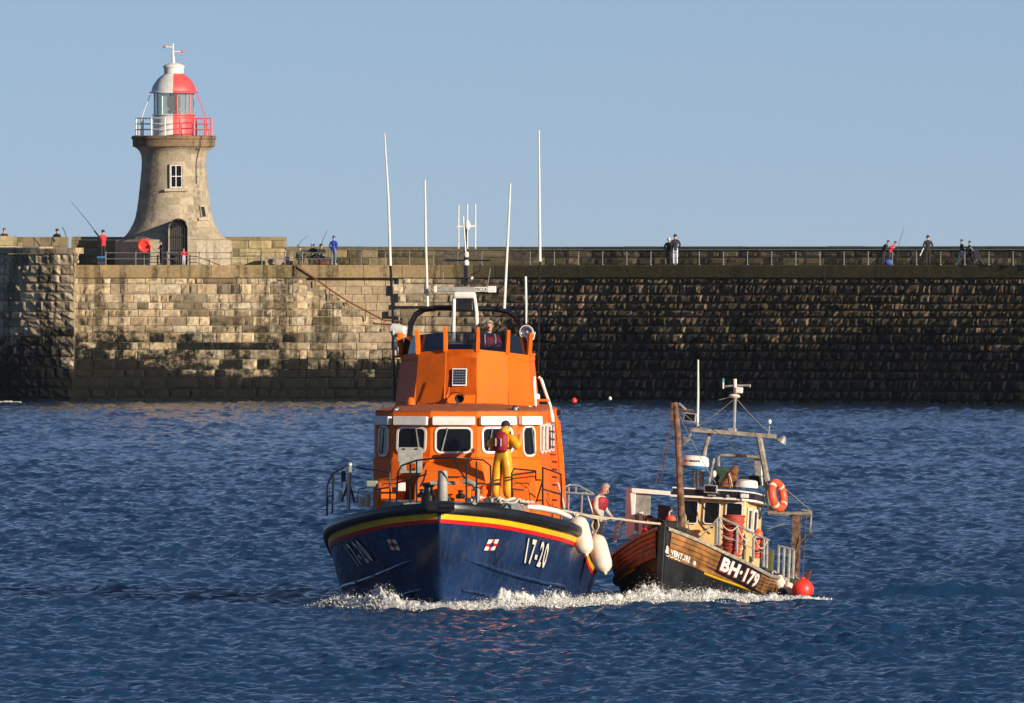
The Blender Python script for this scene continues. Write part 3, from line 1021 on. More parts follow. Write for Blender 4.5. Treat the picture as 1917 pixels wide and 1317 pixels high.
# windows on the shaft
def tower_r(py): return itp(sorted((y, w / LS) for y, w in prof), py)
def tower_window(pxc, pyc, w, h, name, bars):
    r = tower_r(pyc)
    x = (pxc - 325.5) / LS
    y = -math.sqrt(r * r - x * x)
    n = Vector((x, y, 0)).normalized()
    ex = Vector((-n.y, n.x, 0))
    if ex.x < 0: ex = -ex
    dr = (tower_r(pyc - 15) - tower_r(pyc + 15)) / (30 / LS)
    up_ = (Vector((0, 0, 1)) + n * dr).normalized(); nn_ = (n - Vector((0, 0, 1)) * dr).normalized()
    fr = (Vector((x, y, lz(pyc))) + n * 0.04, ex, up_, nn_)
    o = hoop(MB(), fr, [(-w / 2 - .06, -h / 2 - .06), (w / 2 + .06, -h / 2 - .06), (w / 2 + .06, h / 2 + .06), (-w / 2 - .06, h / 2 + .06)], [(-w / 2, -h / 2), (w / 2, -h / 2), (w / 2, h / 2), (-w / 2, h / 2)], -0.35, 0.05).build(name, 'tower_stone', lh)
    settint(o, 1.0)
    plate(MB(), fr, [(-w / 2, -h / 2), (w / 2, -h / 2), (w / 2, h / 2), (-w / 2, h / 2)], -0.02, 0.0).build('pane', 'dark_glass', o)
    if bars:
        mb = MB()
        for xx in (-w / 2 + .025, -0.02, w / 2 - .025):
            plate(mb, fr, [(xx - .022, -h / 2), (xx + .022, -h / 2), (xx + .022, h / 2), (xx - .022, h / 2)], 0.002, 0.03)
        for zz in (-h / 2 + .02, 0.0, h / 2 - .02):
            plate(mb, fr, [(-w / 2, zz - .02), (w / 2, zz - .02), (w / 2, zz + .02), (-w / 2, zz + .02)], 0.004, 0.033)
        mb.build('sash', 'light_white', o)
    else:
        mb = MB()
        for xx in (-w / 6, w / 6):
            plate(mb, fr, [(xx - .02, -h / 2), (xx + .02, -h / 2), (xx + .02, h / 2), (xx - .02, h / 2)], 0.002, 0.03)
        for zz in (-h / 6, h / 6):
            plate(mb, fr, [(-w / 2, zz - .018), (w / 2, zz - .018), (w / 2, zz + .018), (-w / 2, zz + .018)], 0.003, 0.028)
        mb.build('lattice', 'iron', o)
    settint(plate(MB(), fr, [(-w / 2 - .35, -h / 2 - .22), (w / 2 + .3, -h / 2 - .22), (w / 2 + .3, -h / 2 - .07), (-w / 2 - .35, -h / 2 - .07)], -0.05, 0.09).build('sill', 'tower_stone', o), 1.1)
tower_window(331.3, 331, 0.66, 1.28, 'window', True)
tower_window(379.5, 397.5, 0.32, 0.58, 'slit_window', False)
# doorway: arched porch with iron gate and lattice hood
dw, dh = 33.5 / LS, (496.5 - 412) / LS
dx = (336.8 - 325.5) / LS
yd = -rb - 0.02
arch = [(-dw / 2, 0), (dw / 2, 0), (dw / 2, dh - dw / 2)] + [(dw / 2 * math.cos(rad(a)), dh - dw / 2 + dw / 2 * math.sin(rad(a))) for a in range(15, 180, 15)] + [(-dw / 2, dh - dw / 2)]
k_ = 1.14
arch_o = [(x * k_, z if z == 0 else z + 0.07) for x, z in arch]
fr = (Vector((dx, yd, 0)), Vector((1, 0, 0)), Vector((0, 0, 1)), Vector((0, -1, 0)))
po = hoop(MB(), fr, arch_o, arch, -1.9, 0.36).build('porch', 'tower_stone', lh)
settint(po, 1.0)
plate(MB(), fr, arch, 0.01, 0.05).build('door', 'iron', lh)
mb = MB()
for i in range(9):
    x = -dw / 2 + dw * (i + 0.5) / 9
    top = dh - dw / 2 + math.sqrt(max(0, (dw / 2) ** 2 - x * x))
    mb.tube([on(fr, x, 0.02, 0.22), on(fr, x, top, 0.22)], 0.011, 5)
for z in (0.15, 0.9, 1.65):
    mb.tube([on(fr, -dw / 2, z, 0.22), on(fr, dw / 2, z, 0.22)], 0.02, 5)
mb.build('gate', 'iron', lh)
mb = MB()
for dpt in np.linspace(0.40, 1.6, 7):
    pts = [on(fr, dw * 0.52 * math.cos(rad(a)), dh - dw / 2 + dw * 0.52 * math.sin(rad(a)) + 0.04, dpt) for a in range(35, 146, 10)]
    mb.tube(pts, 0.022, 5)
for a in range(35, 146, 10):
    mb.tube([on(fr, dw * 0.52 * math.cos(rad(a)), dh - dw / 2 + dw * 0.52 * math.sin(rad(a)) + 0.04, d) for d in (0.37, 1.6)], 0.02, 5)
mb.build('lattice_hood', 'iron', lh)
# cable down the shaft
pts = []
for py, px in ((255, 379), (264, 377.5), (276, 376), (282, 374), (290, 371), (305, 368.5), (320, 368), (345, 369)):
    r = (80 if py < 277 else tower_r(py) * LS) / LS + 0.03
    x = (px - 325.5) / LS
    pts.append((x, -math.sqrt(max(0.01, r * r - x * x)), lz(py)))
MB().tube(pts, 0.025, 5).build('cable', 'iron', lh)

# lifebuoy on its post before the lighthouse
o_ = P(270, 497, YP + 0.9); o_.z = ZW
lb = thing('lifebuoy_station', 'bright red lifebuoy ring on a post before the lighthouse foot', 'lifebuoy', Matrix.Translation(o_))
MB().tube([(0, 0.1, 0), (0, 0.1, 1.35)], 0.05, 8).build('post', 'rail_paint', lb)
MB().ring((0, 0, 1.11), 0.30, 0.105, n=28, k=10).build('ring', 'buoy_red', lb, smooth=60)
MB().lathe([(0, 0.08), (0.24, 0.08), (0.30, 0.0), (0.30, -0.04), (0, -0.04)], 20, (0, 0.06, 1.11), M=Matrix.Rotation(rad(90), 3, 'X')).build('backing_board', 'buoy_red', lb)

# ================================================================= LIFEBOAT
ML = Matrix.Translation((P(822, 1140, YB).x, YB, 0.0)) @ Matrix.Rotation(rad(-3.5), 4, 'Z')
boat = thing('lifeboat', 'large orange and navy lifeboat numbered 17-20, bow towards the viewer', 'lifeboat', ML)
def LP(px, py, v): return onplane(ML, px, py, v)

HB = 2.93
def bd(v):
    t = 1 - min(max(v, 0), 6.5) / 6.5
    b = 0.05 + (HB - 0.05) * (1 - t ** 2.3) ** 0.74
    return b - 0.25 * sms((v - 11) / 6)
SHEER = [(0, 2.36), (0.5, 2.30), (1, 2.24), (2, 2.10), (3, 1.97), (4, 1.86), (5, 1.74), (6, 1.59), (7, 1.40), (8.5, 1.16), (10, 1.02), (17, 0.98)]
def zsh(v): return itp(SHEER, v)
KEEL = [(0, 1.9), (0.3, 1.25), (0.6, 0.6), (0.85, 0.05), (1.3, -0.5), (2.2, -0.8), (17, -0.8)]
def zk(v): return itp(KEEL, v)
def hu(v, z):
    """half breadth of the hull at station v, height z"""
    k, s = zk(v), zsh(v)
    f = min(1, max(0, (z - k) / (s - k)))
    p = lerp(0.78, 0.14, sms(v / 6.5))
    u = bd(v) * f ** p
    # hard chine low down
    return u
VS = list(np.concatenate([np.linspace(0, 1.414, 20) ** 2, np.linspace(2.25, 7, 20), np.linspace(7.6, 17, 12)]))
NZ = 18
for side in (0,):
    mb = MB()
    rows = []
    for v in VS:
        r = []
        k, s = zk(v), zsh(v)
        for i in range(NZ, -1, -1):
            z = lerp(k, s, (i / NZ) ** 1.3); r.append(Vector((-hu(v, z), v, z)))
        for i in range(1, NZ + 1):
            z = lerp(k, s, (i / NZ) ** 1.3); r.append(Vector((hu(v, z), v, z)))
        rows.append(r)
    mb.loft(rows)
    mb.add(rows[0], [tuple(range(len(rows[0])))])
    mb.add(rows[-1], [tuple(range(len(rows[-1])))])
    hull = mb.build('hull', 'navy_paint', boat, smooth=50)
mb = MB().loft([[Vector((-bd(v) * 0.98, v, zsh(v) - 0.10)), Vector((0, v, zsh(v) - 0.04)), Vector((bd(v) * 0.98, v, zsh(v) - 0.10))] for v in VS])
mb.build('deck', 'grey_deck', boat, smooth=50)

def sheer_path(off, dz, vs=VS, both=True):
    L_ = [Vector((-(bd(v) + off), v, zsh(v) + dz)) for v in reversed(vs)]
    nose = [Vector((0, -off - 0.02, zsh(0) + dz))]
    R_ = [Vector((bd(v) + off, v, zsh(v) + dz)) for v in vs]
    return L_ + nose + R_
# rubber belting: fat D-section
mb = MB()
pts0 = sheer_path(0.0, 0.0)
rows = []
for a in range(0, 360, 30):
    ca, sa = math.cos(rad(a)), math.sin(rad(a))
    rows.append(sheer_path(0.020 + 0.062 * ca, -0.10 + 0.125 * sa))
rows.append(rows[0])
mb.loft(rows).build('fender_belt', 'black_rubber', boat, smooth=70)
# stripes laid on the hull under the belt
def hull_strip(name, d0, d1, m, off, va=0.0, vb=14):
    mb = MB()
    for s_ in (-1, 1):
        vs = [v for v in VS if va <= v <= vb]
        rows = []
        for dd in (d0, (d0 + d1) / 2, d1):
            rows.append([Vector((s_ * (hu(v, zsh(v) - dd) + off), v - off * 0.6, zsh(v) - dd)) for v in vs])
        mb.loft(rows)
    return mb.build(name, m, boat, smooth=60)
hull_strip('yellow_stripe', 0.215, 0.345, 'yellow_paint', 0.020)
hull_strip('red_stripe', 0.347, 0.43, 'red_paint', 0.018)
# spray rails
for s_ in (-1, 1):
    pts = []
    for v in np.linspace(0.75, 5.6, 16):
        z = itp([(0.75, 1.10), (1.6, 0.88), (2.6, 0.70), (4.0, 0.52), (5.6, 0.38)], v)
        pts.append(Vector((s_ * (hu(v, z) + 0.012), v, z)))
    MB().tube(pts, [0.012] + [0.05] * 14 + [0.03], 6).build('spray_rail', 'navy_paint', boat, smooth=60)
    pts = []
    for v in np.linspace(1.0, 4.5, 12):
        z = lerp(0.42, -0.1, (v - 1.0) / 3.5)
        pts.append(Vector((s_ * (hu(v, z) + 0.012), v, z)))
    MB().tube(pts, 0.035, 6).build('spray_rail', 'navy_paint', boat, smooth=60)

def on_hull(s_, v0, x, z, off):
    """walk x metres aft along the hull skin from station v0"""
    v = v0; d = 0.0; st = 0.02 if x > 0 else -0.02
    while d < abs(x):
        v2 = v + st
        d += math.hypot(st, hu(v2, z) - hu(v, z)); v = v2
    n = Vector((s_ * 1.0, -(hu(v + .05, z) - hu(v - .05, z)) / 0.1, -(hu(v, z + .05) - hu(v, z - .05)) / 0.1)).normalized()
    return Vector((s_ * hu(v, z), v, z)) + n * off
def hull_text(body, s_, v0, width, zbase, height, lean=0.2):
    root = None
    ref, _ = text_geo(body, 0.0, 0.02, space=1.35)
    for nm, bold, m, off in (('number_outline', 0.055, 'black_paint', 0.022), ('hull_number', 0.025, 'white_paint', 0.034)):
        vs, fs = text_geo(body, 0.0, bold, space=1.35)
        vs = norm_text(vs, ref)
        out = []
        for x, y in vs:
            xx = x * width + (y - 0.5) * lean
            if s_ < 0: xx = width - (x * width) - (y - 0.5) * lean * -1
            # the number follows the sheer
            zz = zbase + y * height
            vv = xx
            p = on_hull(s_, v0, vv, zz - 0.13 * vv, off)
            out.append(p)
        ob = MB().add(out, fs).build(nm, m, boat, fix=False)
    return ob
def v_hull(px, z):
    lo_, hi_ = 0.05, 6.0
    for _ in range(40):
        m_ = (lo_ + hi_) / 2
        w = ML @ Vector((hu(m_, z), m_, z))
        if 958.5 + w.x / w.y * F < px: lo_ = m_
        else: hi_ = m_
    return lo_
vn_, vf_ = v_hull(984, 1.3), v_hull(907, 1.45)
hull_text('17-20', 1, vn_, 1.12, 1.03, 0.52, -0.36)
hull_text('17-20', -1, vn_, 1.12, 1.03, 0.52, 0.36)
# small house flag emblem
def hull_patch(name, s_, v0, x0, x1, z0, z1, m, off):
    vs = [on_hull(s_, v0, x0 + (x1 - x0) * i / 3, z, off) for z in (z0, z1) for i in range(4)]
    return MB().add(vs, [(i, i + 1, i + 5, i + 4) for i in range(3)]).build(name, m, boat)
for s_ in (-1, 1):
    hull_patch('flag_border', s_, vf_, 0.02, 0.40, 1.29, 1.57, 'navy_paint', 0.016)
    hull_patch('flag_emblem', s_, vf_, 0.04, 0.38, 1.31, 1.55, 'white_paint', 0.021)
    hull_patch('flag_cross', s_, vf_, 0.17, 0.25, 1.31, 1.55, 'red_paint', 0.026)
    hull_patch('flag_cross', s_, vf_, 0.04, 0.38, 1.40, 1.46, 'red_paint', 0.028)
    hull_patch('flag_cross', s_, vf_, 0.15, 0.27, 1.385, 1.475, 'navy_paint', 0.031)

# bow roller / stem head
mb = MB().box((0.03, -0.10, 2.30), (0.62, 0.5, 0.24))
mb.build('bow_roller', 'black_paint', boat, bevel=0.06)
MB().tube([(0.02, -0.30, 2.31), (0.36, -0.30, 2.31)], 0.085, 12).build('roller', 'black_rubber', boat, smooth=40)

# ---- wheelhouse
WH = [(-1.86, 6.4), (-1.40, 5.55), (-0.53, 5.12), (0.53, 5.12), (1.40, 5.55), (1.86, 6.4)]
ZB, ZT = 1.35, 4.34
def ring_at(pts, z, dy=0.0, k=1.0):
    return [Vector((u * k, v + dy, z)) for u, v in pts]
lo = [(u * 1.02, v - 0.22) for u, v in WH]
full_lo = lo + [(1.92, 14.0), (-1.92, 14.0)]
full_hi = WH + [(1.80, 14.0), (-1.80, 14.0)]
mid_ = [(u, v - 0.08) for u, v in WH] + [(1.86, 14.0), (-1.86, 14.0)]
mb = MB().loft([ring_at(full_lo, ZB), ring_at(full_lo, 3.28, 0.03), ring_at(mid_, 3.34), ring_at(full_hi, ZT)], closed=True)
wh = mb.build('wheelhouse', 'orange_paint', boat)
# roof, sloping up to the flybridge
roof_hi = [(-1.62, 6.8), (-1.20, 6.1), (-0.48, 5.75), (0.48, 5.75), (1.20, 6.1), (1.62, 6.8), (1.62, 13.8), (-1.62, 13.8)]
rows = [ring_at(full_hi, ZT + 0.002, 0, 1.01), ring_at(full_hi, ZT + 0.03, 0, 0.995), ring_at(roof_hi, ZT + 0.10), ring_at([(u * 0.3, lerp(v, 9, 0.6)) for u, v in roof_hi], ZT + 0.20)]
MB().loft(rows, closed=True, capends=True).build('roof', 'orange_deck', boat)
# per facet: windows, visors
facets = list(zip(WH, WH[1:]))
ZWIN0, ZWIN1 = 3.40, 4.02
for i, (a, b) in enumerate(facets):
    za, zb = 3.34, ZT
    A = Vector((a[0], a[1] - 0.08, za)); B = Vector((b[0], b[1] - 0.08, za)); C = Vector((b[0], b[1], zb)); D = Vector((a[0], a[1], zb))
    w = (B - A).length
    mid0 = (A + B) / 2; mid1 = (C + D) / 2
    up = (mid1 - mid0)
    c = mid0 + up * ((3.71 - za) / (zb - za))
    fr = frame_of(c, B - A, up)
    if fr[3].y > 0: fr = (fr[0], fr[1], fr[2], -fr[3])
    ww = w - 0.20 if i in (1, 2, 3) else w - 0.42
    hh = 0.60 if i in (1, 2, 3) else 0.70
    dz = 0.0 if i in (1, 2, 3) else -0.03
    fr2 = (on(fr, 0, dz), fr[1], fr[2], fr[3])
    wn = window_on(boat, fr2, ww, hh, 0.13 if i in (1, 2, 3) else 0.17, 0.045, 'pale_rope' if False else 'white_paint')
    # wiper
    sg = 1 if i in (1, 4) else -1
    mb = MB().tube([on(fr2, -sg * ww * 0.16 * -1, hh * 0.46, 0.05), on(fr2, sg * ww * 0.30, -hh * 0.36, 0.05)], 0.012, 5)
    mb.tube([on(fr2, sg * ww * 0.22, hh * 0.12, 0.055), on(fr2, sg * ww * 0.31, -hh * 0.40, 0.055)], 0.018, 5)
    mb.build('wiper', 'galvanised', wn)
    # visor
    fv = (on(fr, 0, 0.43), fr[1], fr[2], fr[3])
    plate(MB(), fv, rrect(w - 0.10, 0.20, 0.03), 0.02, 0.13).build('visor', 'white_paint', boat, bevel=0.012)
    # horizontal seam under windows
    plate(MB(), fr, [(-w / 2 + .02, -0.385), (w / 2 - .02, -0.385), (w / 2 - .02, -0.373), (-w / 2 + .02, -0.373)], 0.002, 0.012).build('seam_bead', 'orange_paint', boat)
# dim interior: seat back seen through the middle pane
# side windows
for s_ in (-1, 1):
    for k in range(4):
        v0 = 7.0 + k * 1.35
        A = Vector((s_ * 1.86, v0, 3.72)); fr = (A, Vector((0, 1, 0)), Vector((0, 0, 1)), Vector((s_, 0, 0)))
        window_on(boat, fr, 1.05, 0.66, 0.12, 0.06)
# forward coachroof and lockers below the windows
mb = MB()
f0, f1, t0, t1 = 3.75, 5.05, 2.74, 3.26
mb.hexa([(-0.86, f0, 1.6), (0.86, f0, 1.6), (0.98, f1, 1.6), (-0.98, f1, 1.6), (-0.80, f0 + 0.1, t0), (0.80, f0 + 0.1, t0), (0.62, f1, t1), (-0.62, f1, t1)])
mb.build('coachroof', 'orange_paint', boat, bevel=0.03)
MB().box((0.16, 3.62, 2.35), (0.66, 0.30, 0.70)).build('deck_locker', 'orange_paint', boat, bevel=0.04)
MB().hexa([(-1.72, 4.35, 1.6), (-1.02, 4.15, 1.6), (-1.0, 5.3, 1.6), (-1.78, 5.4, 1.6), (-1.68, 4.4, 2.76), (-1.06, 4.2, 2.76), (-1.02, 5.3, 2.86), (-1.74, 5.4, 2.86)]).build('deck_locker', 'orange_paint', boat, bevel=0.04)
MB().hexa([(1.02, 4.15, 1.6), (1.80, 4.45, 1.6), (1.85, 5.6, 1.6), (1.0, 5.3, 1.6), (1.05, 4.3, 2.66), (1.76, 4.6, 2.62), (1.80, 5.6, 3.0), (1.03, 5.2, 3.0)]).build('deck_locker', 'orange_paint', boat, bevel=0.04)
# grey step / box by the left locker, red lever, small sign plate
p = LP(752, 912, 4.0)
MB().box(p, (0.17, 0.04, 0.19)).build('notice_plate', 'white_paint', boat, bevel=0.01)
p = LP(697, 906, 4.6)
MB().box(p, (0.26, 0.3, 0.14)).build('step_box', 'grey_paint', boat, bevel=0.03)
MB().hexa([(-1.5, 2.9, 1.5), (1.5, 2.9, 1.5), (1.8, 4.6, 1.5), (-1.8, 4.6, 1.5), (-1.2, 3.0, 2.34), (1.3, 3.0, 2.34), (1.6, 4.6, 2.40), (-1.6, 4.6, 2.40)]).build('foredeck', 'grey_deck', boat, bevel=0.04)
# raised hatch lid
p0 = LP(770, 912, 4.25)
fr = (LP(768, 853, 4.55), Vector((1, 0, 0)), Vector((0, 0.18, 1)).normalized(), Vector((0, -1, 0.18)).normalized())
hl = plate(MB(), fr, rrect(0.56, 0.36, 0.05), 0.0, 0.05).build('hatch_lid', 'grey_paint', boat, bevel=0.012)
fr_b = (LP(769, 875, 4.5), Vector((1, 0, 0)), Vector((0, 0, 1)), Vector((0, -1, 0)))
hoop(MB(), fr_b, rrect(0.52, 0.26, 0.04), rrect(0.20, 0.16, 0.02), 0.0, 0.05).build('hatch_frame', 'grey_paint', boat, bevel=0.01)
for dx in (-.14, .14):
    plate(MB(), fr, [(dx - .03, .12), (dx + .03, .12), (dx + .03, .15), (dx - .03, .15)], 0.05, 0.075).build('hatch_clip', 'black_paint', boat)

# ---- flybridge tub
FB0 = [(-1.62, 9.2), (-1.08, 7.75), (-0.37, 7.3), (0.37, 7.3), (1.08, 7.75), (1.55, 9.2)]
FB1 = [(-1.46, 9.4), (-1.00, 8.2), (-0.36, 7.8), (0.36, 7.8), (1.00, 8.2), (1.42, 9.4)]
z0, z1 = 4.42, 5.74
zt = [5.60, 5.67, 5.74, 5.74, 5.67, 5.60]
def fb_ring(t, k=1.0, dz=0.0):
    r = []
    for (a, b, zz) in zip(FB0, FB1, zt):
        r.append(Vector((lerp(a[0], b[0], t) * k, lerp(a[1], b[1], t), lerp(z0, zz, t) + dz)))
    return r
def fb_full(t, k=1.0, dz=0.0):
    r = fb_ring(t, k, dz)
    ub = lerp(1.5, 1.38, t) * k
    return r + [Vector((ub, 12.2, r[-1].z)), Vector((-ub, 12.2, r[0].z))]
MB().loft([fb_full(0), fb_full(0.86), fb_full(0.90, 1.012), fb_full(1.0, 1.012), fb_full(1.0, 0.955), fb_full(0.22, 0.95)], closed=True, capends=True).build('flybridge', 'orange_paint', boat)
# tinted windscreen in panels and orange fins
top = fb_ring(1.0, 0.985)
for a, b in zip(top, top[1:]):
    H1 = Vector((0, 0.10, 0.40))
    MB().prism([a, b, b + H1, a + H1], Vector((0, 0.015, 0))).build('windscreen_panel', 'tint_glass', boat)
for i, q in enumerate(fb_ring(0.96, 1.01)):
    out = Vector((q.x * 0.5, -1.2, 0)).normalized()
    sgn = 0.06 * (-1 if q.x < 0 else 1)
    tp = q + Vector((0, 0.06, 0.56)) - out * -0.10
    w = Vector((0.045, 0, 0))
    bq = q + out * 0.03; d_ = -out * 0.12
    MB().hexa([bq - w, bq + w, bq + w + d_, bq - w + d_, tp - w * 0.8, tp + w * 0.8, tp + w * 0.8 + d_ * 0.7, tp - w * 0.8 + d_ * 0.7]).build('windscreen_fin', 'orange_paint', boat, bevel=0.008)
# helm console behind the glass
MB().box((-0.35, 8.9, 5.55), (1.15, 0.35, 0.62)).build('helm_console', 'black_paint', boat, bevel=0.05)

# solar panel on the front
a, b = FB0[2], FB0[3]
fr = frame_of(LP(860.5, 708, 7.53), (1, 0, 0), (0, 0.5, 1.32))
fr = (fr[0] + fr[3] * 0.02, *fr[1:])
sp = plate(MB(), fr, rrect(0.33, 0.42, 0.01), 0.0, 0.04).build('solar_panel', 'white_paint', boat, bevel=0.006)
mb = MB()
for i in range(4):
    for j in range(6):
        x = -0.11 + i * 0.0735; z = -0.155 + j * 0.062
        plate(mb, fr, [(x - .033, z - .028), (x + .033, z - .028), (x + .033, z + .028), (x - .033, z + .028)], 0.04, 0.047)
mb.build('solar_cells', 'solar_cell', sp)
# horn on a stalk in front
MB().tube([LP(856, 767, 6.6), LP(855, 742, 6.9)], 0.022, 6).build('horn_stalk', 'chrome', boat)
MB().lathe([(0.02, 0), (0.05, 0.1), (0.10, 0.2), (0.11, 0.22)], 12, LP(861, 739, 7.1), M=Matrix.Rotation(rad(115), 3, 'X')).build('horn', 'black_paint', boat)
MB().tube([LP(822, 752, 7.0), LP(838, 746, 7.0), LP(846, 736, 6.95), LP(856, 735, 6.95), LP(870, 742, 7.0)], 0.014, 5).build('horn_cable', 'black_paint', boat)
# little deck lamps on the roof edge
for px, py in ((741, 768), (965, 766)):
    p = LP(px, py, 5.6)
    MB().lathe([(0.03, 0.12), (0.075, 0.06), (0.08, 0), (0.065, -0.01)], 12, p, M=Matrix.Rotation(rad(-80), 3, 'X')).build('deck_lamp', 'black_paint', boat, smooth=40)
    MB().ball(p + Vector((0, -0.0, 0)), (0.055, 0.03, 0.055), 10).build('lamp_glass', 'lamp_lens', boat, smooth=60)
    MB().tube([p + Vector((0, .05, -0.02)), p + Vector((0, .1, -.16))], 0.02, 5).build('lamp_stalk', 'black_paint', boat)
MB().lathe([(0.11, 0), (0.10, 0.1), (0.05, 0.16), (0, 0.17)], 10, LP(769, 758, 7.0)).build('roof_vent', 'orange_paint', boat, smooth=50)

# searchlights
def searchlight(px, py, yaw, v, rr=0.16):
    p = LP(px, py, v)
    R = Matrix.Rotation(yaw, 3, 'Z') @ Matrix.Rotation(rad(90), 3, 'X')
    o = MB().lathe([(0.02, -0.24), (0.10, -0.20), (rr * 0.9, -0.06), (rr, 0.06), (rr * 1.02, 0.10), (rr * 0.9, 0.10)], 20, p, M=R).build('searchlight', 'white_paint', boat, smooth=40)
    MB().lathe([(rr * 0.92, 0.09), (rr * 0.6, 0.03), (0.03, -0.04), (0.0, -0.04)], 20, p, M=R).build('reflector', 'chrome', o, smooth=60)
    MB().ball(p + R @ Vector((0, 0, 0.03)), 0.04, 8).build('bulb', 'lamp_lens', o)
    mb = MB().tube([p + R @ Vector((-rr - .02, 0, 0)), p + R @ Vector((-rr * .9, -rr * 1.0, 0)), p + R @ Vector((0, -rr * 1.45, 0)), p + R @ Vector((rr * .9, -rr * 1.0, 0)), p + R @ Vector((rr + .02, 0, 0))], 0.016, 6)
    mb.tube([p + Vector((0, 0, -rr * 1.4)), p + Vector((0, 0, -0.62))], 0.026, 6)
    mb.build('yoke', 'white_paint', o)
searchlight(987, 622, rad(-6), 9.6)
searchlight(744, 619, rad(-118), 9.6)
for px, py in ((744, 668), (992, 664)):
    MB().box(LP(px, py, 9.6), (0.26, 0.10, 0.05)).build('lamp_bracket', 'orange_paint', boat)

# ---- roll bar arch, mast and aerials
def tubeL(name, m, pts, r, v=None, n=7, sm=50):
    q = [LP(*p) if len(p) == 3 else LP(p[0], p[1], v) for p in pts]
    return MB().tube(q, r, n).build(name, m, boat, smooth=sm)
arch_px = [(764, 668), (766, 630), (769, 606), (778, 588), (794, 579), (820, 576), (870, 577), (925, 578), (950, 582), (965, 592), (975, 608), (979, 640), (981, 668)]
tubeL('roll_bar', 'black_paint', arch_px, 0.055, 10.2)
tubeL('roll_bar', 'black_paint', [(x * 0.985 + 13, y + 2) for x, y in arch_px], 0.05, 11.2)
tubeL('cross_bar', 'black_paint', [(733, 576), (860, 576)], 0.035, 10.0)
tubeL('cross_bar', 'black_paint', [(905, 577), (1009, 574)], 0.028, 10.3)
tubeL('mast_post', 'white_paint', [(849, 634), (850, 560), (853, 550)], 0.042, 9.6)
tubeL('mast_post', 'white_paint', [(893, 624), (892, 585), (889, 562), (887, 552)], 0.045, 9.6)
MB().box(LP(870, 566, 9.8), (0.44, 0.42, 0.44)).build('radar_gearbox', 'black_paint', boat, bevel=0.04)
MB().box(LP(870, 553, 9.75), (0.50, 0.46, 0.16)).build('radar_cover', 'white_paint', boat, bevel=0.05)
p = LP(869, 542, 9.8)
rb_ = MB().box(p, (1.30, 0.12, 0.115)).build('radar_scanner', 'grey_paint', boat, bevel=0.02)
for dx, ww in ((-0.66, 0.07), (0.63, 0.20)):
    MB().box(p + Vector((dx, 0, 0)), (ww, 0.15, 0.15)).build('scanner_end', 'white_paint', rb_, bevel=0.015)
plate(MB(), (p + Vector((0.39, -0.062, 0)), Vector((1, 0, 0)), Vector((0, 0, 1)), Vector((0, -1, 0))), rrect(0.31, 0.10, 0.01), 0, 0.004).build('scanner_plate', 'white_paint', rb_)
vs, fs = text_geo('DECCA', 0, 0.02); vs = norm_text(vs)
MB().add([p + Vector((0.25 + x * 0.27, -0.072, -0.035 + y * 0.07)) for x, y in vs], fs).build('lettering', 'black_paint', rb_, fix=False)
tubeL('mast_pole', 'black_paint', [(872, 536), (872, 470)], 0.045, 9.9)
MB().lathe([(0.06, 0), (0.065, 0.05), (0.05, 0.12)], 10, LP(873, 497, 9.9)).build('mast_light', 'white_paint', boat)
MB().lathe([(0.05, 0), (0.06, 0.04), (0.05, 0.12)], 10, LP(873, 482, 9.9)).build('mast_light', 'cream_fender', boat)
tubeL('crosstree', 'black_paint', [(832, 488), (918, 488)], 0.02, 9.9)
tubeL('lamp_arm', 'black_paint', [(880, 516), (898, 508), (899, 494)], 0.012, 9.9)
MB().ball(LP(883, 521, 9.8), 0.05, 8).build('masthead_lamp', 'lamp_lens', boat, smooth=60)
# direction-finder aerial: four uprights on a cross
for px, y0, y1 in ((858.5, 384, 466), (875, 383, 466), (890, 383, 466)):
    tubeL('df_rod', 'white_paint', [(px, y0), (px, y1)], 0.016, 9.9)
tubeL('df_rod', 'white_paint', [(867, 405), (872, 475)], 0.018, 9.7)
tubeL('df_arm', 'white_paint', [(856, 425), (891, 424)], 0.026, 9.9)
MB().lathe([(0.03, -0.1), (0.07, -0.03), (0.07, 0.05), (0.03, 0.12)], 10, LP(875, 423, 9.9)).build('df_hub', 'white_paint', boat, smooth=50)
tubeL('df_mast', 'black_paint', [(873, 425), (872, 480)], 0.03, 9.9)
# whips
tubeL('whip_aerial', 'white_paint', [(720, 250, 10), (727, 370, 10), (731, 498, 10)], [0.014, 0.024, 0.032])
tubeL('aerial_base', 'black_paint', [(731, 498, 10), (735, 576, 10), (737, 680, 10), (738, 752, 10)], [0.03, 0.03, 0.032, 0.032])
tubeL('whip_aerial', 'white_paint', [(795.5, 337, 10), (797, 450, 10), (800.5, 574, 10)], [0.02, 0.026, 0.032])
tubeL('whip_aerial', 'white_paint', [(955.5, 344, 10), (950, 460, 10), (944, 578, 10)], [0.02, 0.028, 0.034])
tubeL('whip_aerial', 'white_paint', [(1009, 244, 10), (1010, 380, 10), (1011, 490, 10)], [0.016, 0.026, 0.034])
tubeL('aerial_base', 'black_paint', [(1011, 490, 10), (1009, 600, 10), (1008, 700, 10)], [0.022, 0.018, 0.016])
tubeL('whip_aerial', 'white_paint', [(984, 518, 10), (985, 570, 10), (985, 606, 10)], [0.028, 0.028, 0.02])
tubeL('whip_aerial', 'galvanised', [(829, 502, 10.5), (830, 536, 10.5)], 0.01)
tubeL('whip_aerial', 'galvanised', [(918, 502, 10.5), (912, 540, 10.5)], 0.01)

